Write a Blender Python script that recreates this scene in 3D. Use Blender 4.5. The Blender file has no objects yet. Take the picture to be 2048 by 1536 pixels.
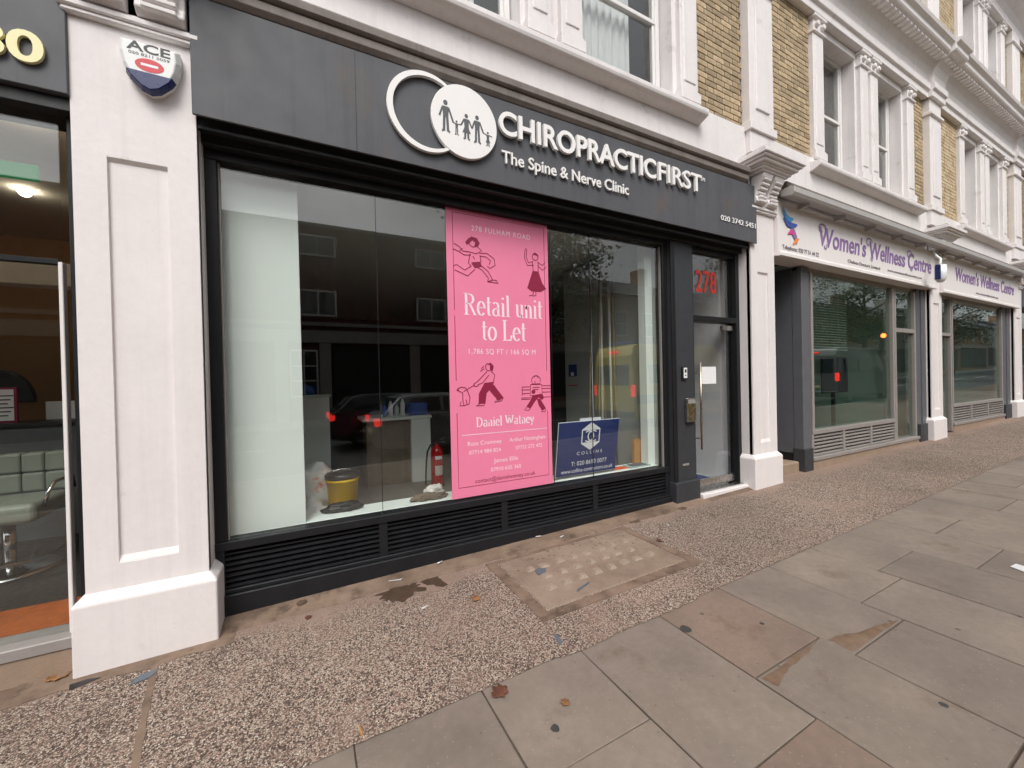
import bpy, bmesh, math, random
from mathutils import Vector, Matrix, noise as mnoise
R = math.radians
random.seed(7)
scene = bpy.context.scene
C = scene.collection

# ------------------------------------------------------------------ camera, sky, sun, exposure
cam_d = bpy.data.cameras.new('camera')
cam = bpy.data.objects.new('camera', cam_d); C.objects.link(cam)
cam_d.sensor_width = 36.0
cam_d.lens = 36.0 * 794.8 / 2048.0
cam_d.clip_start = 0.05; cam_d.clip_end = 3000
yaw, pit, rol = R(27.485), R(-0.45), R(-1.314)
fw = Vector((math.sin(yaw)*math.cos(pit), math.cos(yaw)*math.cos(pit), math.sin(pit)))
r0 = Vector((math.cos(yaw), -math.sin(yaw), 0)); u0 = r0.cross(fw)
r1 = math.cos(rol)*r0 + math.sin(rol)*u0
u1 = -math.sin(rol)*r0 + math.cos(rol)*u0
m = Matrix((r1, u1, -fw)).transposed().to_4x4()
m.translation = Vector((0, -3.3, 1.67))
cam.matrix_world = m
scene.camera = cam

SUN_EL, SUN_AZ = 52.0, 205.0           # azimuth clockwise from +Y (the facade looks towards -Y)
world = bpy.data.worlds.new('World'); scene.world = world
world.use_nodes = True
wn, wl = world.node_tree.nodes, world.node_tree.links
wn.clear()
wo = wn.new('ShaderNodeOutputWorld'); bg = wn.new('ShaderNodeBackground')
sky = wn.new('ShaderNodeTexSky'); sky.sky_type = 'NISHITA'; sky.sun_disc = False
sky.sun_elevation = R(SUN_EL); sky.sun_rotation = R(SUN_AZ)
sky.air_density = 1.0; sky.dust_density = 4.0; sky.ozone_density = 1.0
hs = wn.new('ShaderNodeHueSaturation'); hs.inputs['Saturation'].default_value = 0.14
tc = wn.new('ShaderNodeTexCoord'); mp = wn.new('ShaderNodeMapping'); mp.inputs['Scale'].default_value = (1, 1, 2.6)
nz = wn.new('ShaderNodeTexNoise'); nz.inputs['Scale'].default_value = 3.0; nz.inputs['Detail'].default_value = 6
cr = wn.new('ShaderNodeMapRange'); cr.inputs[1].default_value = .3; cr.inputs[2].default_value = .7
cr.inputs[3].default_value = .78; cr.inputs[4].default_value = 1.22
mx = wn.new('ShaderNodeMix'); mx.data_type = 'RGBA'; mx.blend_type = 'MULTIPLY'; mx.inputs[0].default_value = 1
wl.new(tc.outputs['Generated'], mp.inputs['Vector']); wl.new(mp.outputs[0], nz.inputs['Vector'])
wl.new(nz.outputs['Fac'], cr.inputs[0])
wl.new(sky.outputs[0], hs.inputs['Color']); wl.new(hs.outputs[0], mx.inputs[6]); wl.new(cr.outputs[0], mx.inputs[7])
wl.new(mx.outputs[2], bg.inputs['Color']); bg.inputs['Strength'].default_value = 0.13
wl.new(bg.outputs[0], wo.inputs['Surface'])

sun_d = bpy.data.lights.new('sun', 'SUN'); sun_d.energy = 1.1; sun_d.angle = R(26); sun_d.color = (1, .95, .9)
sun = bpy.data.objects.new('sun', sun_d); C.objects.link(sun)
sd = Vector((math.sin(R(SUN_AZ))*math.cos(R(SUN_EL)), math.cos(R(SUN_AZ))*math.cos(R(SUN_EL)), math.sin(R(SUN_EL))))
sun.rotation_euler = sd.to_track_quat('Z', 'Y').to_euler()
sun.location = sd*40

scene.render.engine = 'CYCLES'
scene.view_settings.view_transform = 'Standard'; scene.view_settings.look = 'None'
scene.view_settings.gamma = 1.0; scene.view_settings.use_curve_mapping = False
scene.view_settings.exposure = 0.56
cy = scene.cycles
cy.max_bounces = 8; cy.diffuse_bounces = 4; cy.glossy_bounces = 4; cy.transmission_bounces = 6; cy.transparent_max_bounces = 16
cy.use_denoising = True; cy.use_adaptive_sampling = True; cy.adaptive_threshold = 0.015
cy.caustics_reflective = False; cy.caustics_refractive = False; cy.sample_clamp_indirect = 6.0

# ------------------------------------------------------------------ materials
def s2l(c):
    return tuple(((v/255)/12.92 if v/255 <= .04045 else ((v/255+.055)/1.055)**2.4) for v in c)
MATS = {}
def mat(name, col, rough=.6, metal=0., var=0., vscale=8., bump=0., bscale=60., spec=.5, emit=0., objvar=0., col2=None, streak=0., dirt=None, coat=0.):
    """procedural principled material: colour broken up by two noises, relief by a third"""
    M = bpy.data.materials.new(name); M.use_nodes = True
    N, L = M.node_tree.nodes, M.node_tree.links
    b = N['Principled BSDF']
    b.inputs['Roughness'].default_value = rough; b.inputs['Metallic'].default_value = metal
    b.inputs['Specular IOR Level'].default_value = spec
    if coat: b.inputs['Coat Weight'].default_value = coat
    col = tuple(col) + (1,)
    b.inputs['Base Color'].default_value = col
    t = N.new('ShaderNodeTexCoord')
    cur = None
    def rgb(c):
        n = N.new('ShaderNodeRGB'); n.outputs[0].default_value = c; return n.outputs[0]
    def mix(a, bb, f, mode='MIX'):
        n = N.new('ShaderNodeMix'); n.data_type = 'RGBA'; n.blend_type = mode
        L.new(a, n.inputs[6]); L.new(bb, n.inputs[7])
        if isinstance(f, float): n.inputs[0].default_value = f
        else: L.new(f, n.inputs[0])
        return n.outputs[2]
    def nse(sc, det=5, rgh=.6, vec=None):
        n = N.new('ShaderNodeTexNoise'); n.inputs['Scale'].default_value = sc; n.inputs['Detail'].default_value = det
        n.inputs['Roughness'].default_value = rgh
        L.new(vec or t.outputs['Object'], n.inputs['Vector']); return n.outputs['Fac']
    def rng(v, a, bb, c, d):
        n = N.new('ShaderNodeMapRange'); L.new(v, n.inputs[0])
        for i, q in enumerate((a, bb, c, d)): n.inputs[i+1].default_value = q
        return n.outputs[0]
    cur = rgb(col)
    if col2: cur = mix(cur, rgb(tuple(col2)+(1,)), rng(nse(vscale*.35, 6), .42, .62, 0, 1))
    if var:
        cur = mix(cur, rng(nse(vscale), .25, .75, 1-var, 1+var), 1.0, 'MULTIPLY')
        cur = mix(cur, rng(nse(vscale*9, 3), .25, .75, 1-var*.6, 1+var*.6), 1.0, 'MULTIPLY')
    if streak:
        mpn = N.new('ShaderNodeMapping'); mpn.inputs['Scale'].default_value = (9, 9, .35); L.new(t.outputs['Object'], mpn.inputs['Vector'])
        cur = mix(cur, rng(nse(1.0, 6, .65, mpn.outputs[0]), .5, .72, 1, 1-streak), 1.0, 'MULTIPLY')
    if dirt:
        cur = mix(cur, rgb(tuple(dirt[0])+(1,)), rng(nse(dirt[2], 8, .7), dirt[1], dirt[1]+.16, 0, dirt[3] if len(dirt) > 3 else .8))
    if objvar:
        oi = N.new('ShaderNodeObjectInfo')
        cur = mix(cur, rng(oi.outputs['Random'], 0, 1, 1-objvar, 1+objvar), 1.0, 'MULTIPLY')
    if var or streak or dirt or objvar or col2: L.new(cur, b.inputs['Base Color'])
    if var: L.new(rng(nse(vscale*3), .3, .7, max(0, rough-.08), min(1, rough+.08)), b.inputs['Roughness'])
    if bump:
        bn = N.new('ShaderNodeBump'); bn.inputs['Strength'].default_value = bump; bn.inputs['Distance'].default_value = .004
        L.new(nse(bscale, 4, .6), bn.inputs['Height']); L.new(bn.outputs[0], b.inputs['Normal'])
    if emit:
        b.inputs['Emission Color'].default_value = col; b.inputs['Emission Strength'].default_value = emit
    MATS[name] = M
    return M
def glass(name, tint=(.93, .97, .95), f0=.05, rough=0.0):
    """pane: clear with a fresnel mirror (facing term works from both sides of the pane)"""
    M = bpy.data.materials.new(name); M.use_nodes = True
    N, L = M.node_tree.nodes, M.node_tree.links; N.clear()
    o = N.new('ShaderNodeOutputMaterial'); tr = N.new('ShaderNodeBsdfTransparent'); tr.inputs[0].default_value = tint+(1,)
    gl = N.new('ShaderNodeBsdfGlossy'); gl.inputs['Roughness'].default_value = rough; gl.inputs['Color'].default_value = (1, 1, 1, 1)
    lw = N.new('ShaderNodeLayerWeight'); lw.inputs['Blend'].default_value = .5
    p = N.new('ShaderNodeMath'); p.operation = 'POWER'; p.inputs[1].default_value = 5; L.new(lw.outputs['Facing'], p.inputs[0])
    q = N.new('ShaderNodeMath'); q.operation = 'MULTIPLY_ADD'; q.inputs[1].default_value = 1-f0; q.inputs[2].default_value = f0
    L.new(p.outputs[0], q.inputs[0])
    mxs = N.new('ShaderNodeMixShader'); L.new(q.outputs[0], mxs.inputs[0]); L.new(tr.outputs[0], mxs.inputs[1]); L.new(gl.outputs[0], mxs.inputs[2])
    L.new(mxs.outputs[0], o.inputs['Surface']); MATS[name] = M
    return M

def aggregate(name):
    """exposed-aggregate concrete: rounded pebbles of several stones set in a buff matrix"""
    M = bpy.data.materials.new(name); M.use_nodes = True
    N, L = M.node_tree.nodes, M.node_tree.links; b = N['Principled BSDF']; b.inputs['Roughness'].default_value = .85
    b.inputs['Specular IOR Level'].default_value = .25
    t = N.new('ShaderNodeTexCoord')
    wv = N.new('ShaderNodeTexNoise'); wv.inputs['Scale'].default_value = 40; L.new(t.outputs['Object'], wv.inputs['Vector'])
    vm = N.new('ShaderNodeVectorMath'); vm.operation = 'MULTIPLY_ADD'; L.new(wv.outputs['Color'], vm.inputs[0]); vm.inputs[1].default_value = (.009,)*3
    L.new(t.outputs['Object'], vm.inputs[2])
    v = N.new('ShaderNodeTexVoronoi'); v.inputs['Scale'].default_value = 122; v.inputs['Randomness'].default_value = 1; L.new(vm.outputs[0], v.inputs['Vector'])
    v2 = N.new('ShaderNodeTexVoronoi'); v2.feature = 'DISTANCE_TO_EDGE'; v2.inputs['Scale'].default_value = 122; L.new(vm.outputs[0], v2.inputs['Vector'])
    sx = N.new('ShaderNodeSeparateColor'); L.new(v.outputs['Color'], sx.inputs[0])
    ramp = N.new('ShaderNodeValToRGB'); ramp.color_ramp.interpolation = 'CONSTANT'
    stones = [(0, (68, 60, 55)), (.14, (196, 178, 162)), (.34, (144, 121, 108)), (.47, (208, 194, 176)), (.61, (98, 85, 78)), (.71, (184, 154, 138)), (.87, (48, 43, 40)), (.93, (224, 213, 198))]
    e = ramp.color_ramp.elements
    e[0].position = 0; e[0].color = s2l(stones[0][1])+(1,)
    e[1].position = stones[1][0]; e[1].color = s2l(stones[1][1])+(1,)
    for p_, c_ in stones[2:]:
        q = e.new(p_); q.color = s2l(c_)+(1,)
    L.new(sx.outputs[0], ramp.inputs[0])
    er = N.new('ShaderNodeMapRange'); er.inputs[1].default_value = .03; er.inputs[2].default_value = .16; L.new(v2.outputs['Distance'], er.inputs[0])
    # worn areas where cement film covers the stones
    n2 = N.new('ShaderNodeTexNoise'); n2.inputs['Scale'].default_value = 1.6; n2.inputs['Detail'].default_value = 8; n2.inputs['Roughness'].default_value = .65
    L.new(t.outputs['Object'], n2.inputs['Vector'])
    nr = N.new('ShaderNodeMapRange'); nr.inputs[1].default_value = .48; nr.inputs[2].default_value = .7; nr.inputs[3].default_value = .05; nr.inputs[4].default_value = .62
    L.new(n2.outputs['Fac'], nr.inputs[0])
    # cement film trodden smooth along the foot of the shopfronts
    sp = N.new('ShaderNodeSeparateXYZ'); L.new(t.outputs['Object'], sp.inputs[0])
    fa = N.new('ShaderNodeMath'); fa.operation = 'MULTIPLY_ADD'; fa.inputs[1].default_value = .9; L.new(n2.outputs['Fac'], fa.inputs[0]); L.new(sp.outputs['Y'], fa.inputs[2])
    fb = N.new('ShaderNodeMapRange'); fb.inputs[1].default_value = .22; fb.inputs[2].default_value = .42; fb.inputs[3].default_value = 0; fb.inputs[4].default_value = .85; L.new(fa.outputs[0], fb.inputs[0])
    fm = N.new('ShaderNodeMath'); fm.operation = 'MAXIMUM'; L.new(nr.outputs[0], fm.inputs[0]); L.new(fb.outputs[0], fm.inputs[1]); nr = fm
    def mix(a, c, f):
        n = N.new('ShaderNodeMix'); n.data_type = 'RGBA'
        (L.new(a, n.inputs[6]) if not isinstance(a, tuple) else setattr(n.inputs[6], 'default_value', a))
        (L.new(c, n.inputs[7]) if not isinstance(c, tuple) else setattr(n.inputs[7], 'default_value', c))
        L.new(f, n.inputs[0]); return n.outputs[2]
    c1 = mix(s2l((98, 84, 75))+(1,), ramp.outputs[0], er.outputs[0])
    c2 = mix(c1, s2l((160, 137, 123))+(1,), nr.outputs[0])
    n3 = N.new('ShaderNodeTexNoise'); n3.inputs['Scale'].default_value = .55; n3.inputs['Detail'].default_value = 4; L.new(t.outputs['Object'], n3.inputs['Vector'])
    m3 = N.new('ShaderNodeMapRange'); m3.inputs[1].default_value = .3; m3.inputs[2].default_value = .7; m3.inputs[3].default_value = .82; m3.inputs[4].default_value = 1.12
    L.new(n3.outputs['Fac'], m3.inputs[0])
    mm = N.new('ShaderNodeMix'); mm.data_type = 'RGBA'; mm.blend_type = 'MULTIPLY'; mm.inputs[0].default_value = 1
    L.new(c2, mm.inputs[6]); L.new(m3.outputs[0], mm.inputs[7]); L.new(mm.outputs[2], b.inputs['Base Color'])
    bn = N.new('ShaderNodeBump'); bn.inputs['Strength'].default_value = .7; bn.inputs['Distance'].default_value = .004
    L.new(er.outputs[0], bn.inputs['Height']); L.new(bn.outputs[0], b.inputs['Normal'])
    MATS[name] = M

def slabs(name, c1, c2, dirt):
    """worn paving stone: mottled, with soiled patches and trodden-in gum spots"""
    M = mat(name, s2l(c1), .82, var=.13, vscale=2.4, bump=.5, bscale=80, objvar=.07, col2=s2l(c2), dirt=(s2l(dirt), .57, 2.3, .6), spec=.3)
    N, L = M.node_tree.nodes, M.node_tree.links; b = N['Principled BSDF']
    t = N.new('ShaderNodeTexCoord')
    prev = b.inputs['Base Color'].links[0].from_socket
    for sc, lo, pick, col, amt in ((4.2, .055, .62, (74, 68, 62), .75), (17, .10, .72, (96, 86, 78), .6), (46, .16, .7, (172, 160, 148), .35)):
        v = N.new('ShaderNodeTexVoronoi'); v.inputs['Scale'].default_value = sc; L.new(t.outputs['Object'], v.inputs['Vector'])
        nd = N.new('ShaderNodeTexNoise'); nd.inputs['Scale'].default_value = sc*6; L.new(t.outputs['Object'], nd.inputs['Vector'])
        ad = N.new('ShaderNodeMath'); ad.operation = 'MULTIPLY_ADD'; ad.inputs[1].default_value = lo*.9; L.new(nd.outputs['Fac'], ad.inputs[0]); L.new(v.outputs['Distance'], ad.inputs[2])
        r = N.new('ShaderNodeMapRange'); r.inputs[1].default_value = lo*1.35; r.inputs[2].default_value = lo*1.6; r.inputs[3].default_value = 1; r.inputs[4].default_value = 0; L.new(ad.outputs[0], r.inputs[0])
        sp = N.new('ShaderNodeSeparateColor'); L.new(v.outputs['Color'], sp.inputs[0])
        g_ = N.new('ShaderNodeMath'); g_.operation = 'GREATER_THAN'; g_.inputs[1].default_value = pick; L.new(sp.outputs[0], g_.inputs[0])
        m1 = N.new('ShaderNodeMath'); m1.operation = 'MULTIPLY'; L.new(r.outputs[0], m1.inputs[0]); L.new(g_.outputs[0], m1.inputs[1])
        m2 = N.new('ShaderNodeMath'); m2.operation = 'MULTIPLY'; m2.inputs[1].default_value = amt; L.new(m1.outputs[0], m2.inputs[0])
        mx_ = N.new('ShaderNodeMix'); mx_.data_type = 'RGBA'; L.new(m2.outputs[0], mx_.inputs[0]); L.new(prev, mx_.inputs[6]); mx_.inputs[7].default_value = s2l(col)+(1,)
        prev = mx_.outputs[2]
    L.new(prev, b.inputs['Base Color'])
aggregate('aggregate')
mat('stucco', s2l((229, 223, 222)), .6, var=.04, vscale=2.2, bump=.45, bscale=26, streak=.07, dirt=(s2l((176, 162, 148)), .63, 4.5, .6))
mat('stucco_up', s2l((228, 223, 222)), .62, var=.05, vscale=2.0, bump=.4, bscale=24, streak=.08, dirt=(s2l((166, 154, 142)), .60, 3.2, .6))
mat('darkpaint', s2l((30, 31, 34)), .5, var=.16, vscale=5, bump=.2, bscale=60, streak=.15, dirt=(s2l((80, 76, 72)), .655, 6, .5), spec=.3)
mat('darkframe', s2l((28, 29, 31)), .45, var=.08, vscale=6, spec=.3)
mat('fasciagrey', s2l((86, 87, 91)), .55, var=.06, vscale=1.6, bump=.15, bscale=5, streak=.2, dirt=(s2l((106, 92, 82)), .58, 1.3, .5), spec=.35)
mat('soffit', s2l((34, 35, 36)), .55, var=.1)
mat('lead', s2l((136, 127, 122)), .65, var=.14, vscale=5, bump=.4, bscale=20, streak=.25, dirt=(s2l((120, 92, 66)), .63, 4, .6))
mat('lettering', s2l((240, 238, 236)), .35, var=.02)
mat('logodark', s2l((88, 90, 94)), .5, var=.03)
mat('louvregrey', s2l((146, 140, 136)), .5, var=.08, vscale=6, dirt=(s2l((110, 100, 90)), .62, 6, .6))
mat('framegrey', s2l((96, 97, 102)), .45, var=.08, vscale=6)
mat('charcoal', s2l((56, 58, 62)), .5, var=.1, vscale=4, dirt=(s2l((88, 84, 80)), .66, 5, .4), spec=.35)
mat('screed', s2l((130, 110, 94)), .9, var=.18, vscale=7, bump=.8, bscale=50, col2=s2l((104, 86, 72)), dirt=(s2l((58, 46, 38)), .53, 5, .8))
mat('bed', s2l((96, 84, 74)), .95, var=.15, vscale=20, bump=.5)
slabs('flag', (133, 121, 110), (122, 111, 102), (95, 76, 61))
slabs('flagrose', (129, 112, 100), (118, 103, 92), (90, 70, 55))
slabs('flagblue', (126, 115, 105), (117, 107, 98), (96, 80, 67))
mat('cover', s2l((146, 129, 113)), .85, var=.14, vscale=5, bump=.6, bscale=70, col2=s2l((128, 111, 96)), dirt=(s2l((84, 70, 58)), .56, 5, .7))
mat('coverstud', s2l((150, 135, 119)), .55, var=.14, vscale=20, dirt=(s2l((96, 82, 70)), .52, 26, .8))
mat('kerbstone', s2l((150, 146, 140)), .8, var=.12, vscale=8, bump=.4)
mat('asphalt', (.05, .05, .052), .85, var=.25, vscale=10, bump=.6, bscale=150)
mat('roadpaint', s2l((225, 222, 210)), .7, var=.1)
mat('brickyellow', s2l((184, 168, 140)), .88, var=.18, vscale=14, bump=.7, bscale=70, objvar=.28, col2=s2l((160, 137, 106)), dirt=(s2l((112, 98, 80)), .57, 9, .7))
mat('mortar', s2l((92, 76, 58)), .95, var=.12, vscale=20, bump=.5)
mat('redbrick', s2l((92, 52, 43)), .9, var=.3, vscale=2.2, bump=.4, col2=s2l((66, 44, 38)))
mat('brownbrick', s2l((150, 120, 92)), .85, var=.2, vscale=3, bump=.4)
mat('slate', s2l((84, 82, 86)), .6, var=.2, vscale=4)
mat('oppwhite', s2l((150, 146, 138)), .7, var=.15, vscale=1.2)
mat('oppframe', s2l((215, 214, 210)), .6, var=.05)
mat('sand', s2l((110, 88, 70)), .9, var=.2, vscale=20, bump=.5, col2=s2l((122, 102, 86)))
mat('salonfloor', s2l((46, 44, 42)), .5, var=.1)
mat('oppdark', s2l((30, 28, 28)), .5, var=.1)
mat('oppglass', s2l((40, 48, 54)), .06, spec=.8, var=.05)
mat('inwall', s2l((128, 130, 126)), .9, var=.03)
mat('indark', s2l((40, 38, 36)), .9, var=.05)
mat('infloor', s2l((140, 134, 126)), .7, var=.1, vscale=3)
mat('whiteboard', s2l((240, 245, 241)), .6, var=.015, vscale=1.5)
mat('partition', s2l((225, 228, 224)), .7, var=.03, vscale=1.5)
mat('wallgrey', s2l((172, 174, 170)), .8, var=.04, vscale=1.5)
mat('corridor', s2l((232, 226, 228)), .8, var=.03)
mat('deskwood', s2l((138, 124, 108)), .5, var=.14, vscale=3, streak=.25)
mat('pink', s2l((238, 132, 166)), .42, var=.03, vscale=1.0, bump=.25, bscale=4)
mat('maroon', s2l((140, 22, 62)), .6, var=.03)
mat('posterwhite', s2l((250, 224, 234)), .55, var=.02)
mat('navy', s2l((28, 48, 110)), .5, var=.04, vscale=3)
mat('printwhite', s2l((238, 240, 244)), .5, var=.02)
mat('black', (.012, .012, .013), .45, var=.1)
mat('blackplastic', (.02, .02, .022), .35, var=.1)
mat('red', s2l((190, 24, 30)), .3, var=.05, coat=.3)
mat('yellow', s2l((238, 190, 12)), .4, var=.05)
mat('blueplastic', s2l((30, 80, 170)), .35, var=.05)
mat('sack', s2l((222, 220, 214)), .6, var=.06, vscale=10, bump=.5, bscale=40, dirt=(s2l((226, 92, 44)), .50, 7, 1.0))
mat('sackplain', s2l((224, 222, 218)), .6, var=.06, vscale=10, bump=.5, bscale=40)
mat('orange', s2l((232, 96, 48)), .6, var=.06)
mat('kraft', s2l((176, 128, 76)), .8, var=.12, vscale=10)
mat('rag', s2l((112, 98, 84)), .9, var=.2, vscale=20, bump=.6)
mat('ragstripe', s2l((214, 208, 200)), .9, var=.1, vscale=20, bump=.6)
mat('steel', s2l((190, 188, 184)), .28, 1.0, var=.06)
mat('brass', s2l((176, 164, 148)), .3, 1.0, var=.06)
mat('polewood', s2l((150, 134, 112)), .7, var=.15, vscale=8)
mat('polewhite', s2l((205, 205, 200)), .5, var=.05)
mat('number', s2l((178, 46, 34)), .4, var=.03)
mat('paper', s2l((236, 236, 236)), .7, var=.02)
mat('doorgrey', s2l((120, 122, 124)), .5, var=.05)
mat('stonestep', s2l((150, 130, 112)), .85, var=.12, vscale=8, bump=.4)
mat('alarmwhite', s2l((232, 234, 232)), .35, var=.02)
mat('alarmblue', s2l((22, 36, 92)), .3, var=.04)
mat('alarmred', s2l((206, 36, 52)), .4, var=.03)
mat('cream', s2l((238, 230, 176)), .4, var=.02)
mat('signwhite', s2l((232, 226, 224)), .45, var=.02, vscale=1.5, streak=.05)
mat('purple', s2l((138, 108, 160)), .5, var=.05)
mat('signgrey', s2l((120, 112, 118)), .5, var=.03)
mat('cyanblue', s2l((60, 150, 205)), .5, var=.05)
mat('deepblue', s2l((60, 84, 170)), .5, var=.05)
mat('magenta', s2l((214, 60, 140)), .5, var=.05)
mat('swirlorange', s2l((240, 140, 60)), .5, var=.05)
mat('trough', s2l((182, 178, 174)), .4, .3, var=.06)
mat('curtain', s2l((226, 228, 230)), .9, var=.03)
mat('sashwhite', s2l((228, 226, 224)), .45, var=.03)
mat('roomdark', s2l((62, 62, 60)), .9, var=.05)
mat('leather', s2l((134, 138, 126)), .45, var=.06, vscale=12, bump=.2)
mat('chrome', (.75, .75, .76), .12, 1.0, var=.03)
mat('woodorange', s2l((178, 92, 36)), .45, var=.2, vscale=3, streak=.3)
mat('countergrey', s2l((92, 96, 98)), .4, var=.05)
mat('greenlit', s2l((36, 120, 74)), .5, emit=.35)
mat('lamplit', (1, .84, .62), .5, emit=40.0)
mat('lamplit_warm', (1, .8, .5), .5, emit=1.6)
mat('ceilinggrey', s2l((205, 202, 194)), .8, var=.05)
mat('tanwall', s2l((150, 118, 84)), .8, var=.08)
mat('ceramic', s2l((176, 190, 184)), .6, var=.03)
mat('wellfloor', s2l((120, 128, 118)), .6, var=.08)
mat('screenblack', (.01, .011, .013), .12, var=.05)
mat('taillight', (.9, .03, .02), .3, emit=2.5)
mat('siglight', (1, .12, .02), .3, emit=14.0)
mat('ambyellow', s2l((226, 208, 40)), .35, var=.04, coat=.3)
mat('ambgreen', s2l((40, 120, 70)), .4, var=.04)
mat('carsilver', s2l((150, 152, 155)), .3, .6, var=.04, coat=.5)
mat('carblack', (.012, .012, .014), .25, .2, var=.04, coat=.6)
mat('vanwhite', s2l((104, 108, 110)), .35, var=.05, coat=.3)
mat('tyre', (.015, .015, .015), .8, var=.2)
mat('bark', s2l((96, 84, 68)), .9, var=.25, vscale=6, bump=.8, bscale=30)
mat('leaf', (.055, .085, .028), .6, var=.25, vscale=2, col2=(.03, .05, .018))
mat('leafdry', s2l((150, 106, 64)), .8, var=.3, vscale=60, col2=s2l((120, 84, 52)))
mat('leafred', s2l((98, 60, 44)), .8, var=.3, vscale=60)
mat('litter', s2l((205, 205, 205)), .7, var=.06, vscale=30)
mat('slatelitter', s2l((92, 100, 108)), .6, var=.1, vscale=30)
mat('gum', s2l((62, 60, 58)), .7, var=.15, vscale=40)
mat('wet', s2l((78, 62, 50)), .45, var=.3, vscale=14, bump=.5, bscale=60)
mat('muck', s2l((92, 74, 58)), .8, var=.3, vscale=30, bump=.6)
glass('pane', (.97, .99, .98), .068)
glass('pane_green', (.80, .89, .85), .075)
glass('pane_door', (.9, .92, .92), .05)
glass('pane_up', (.92, .93, .92), .07)

# ------------------------------------------------------------------ mesh helpers
ORG = {}                      # world position of every root, so that parts can be written in world coordinates
def G(x): return 0.02*x       # the street climbs gently to the right

def link(o, parent=None):
    C.objects.link(o)
    if parent is not None: o.parent = parent
    return o
def org_of(o):
    while o is not None:
        if o.name in ORG: return ORG[o.name]
        o = o.parent
    return Vector((0, 0, 0))
def tag(o, label, cat, group=None):
    o['label'] = label; o['category'] = cat
    if group: o['group'] = group
    return o
def thing(name, label, cat, loc=(0, 0, 0), group=None):
    o = bpy.data.objects.new(name, None); o.empty_display_size = .1
    o.location = loc; C.objects.link(o); ORG[o.name] = Vector(loc)
    return tag(o, label, cat, group)

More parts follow.
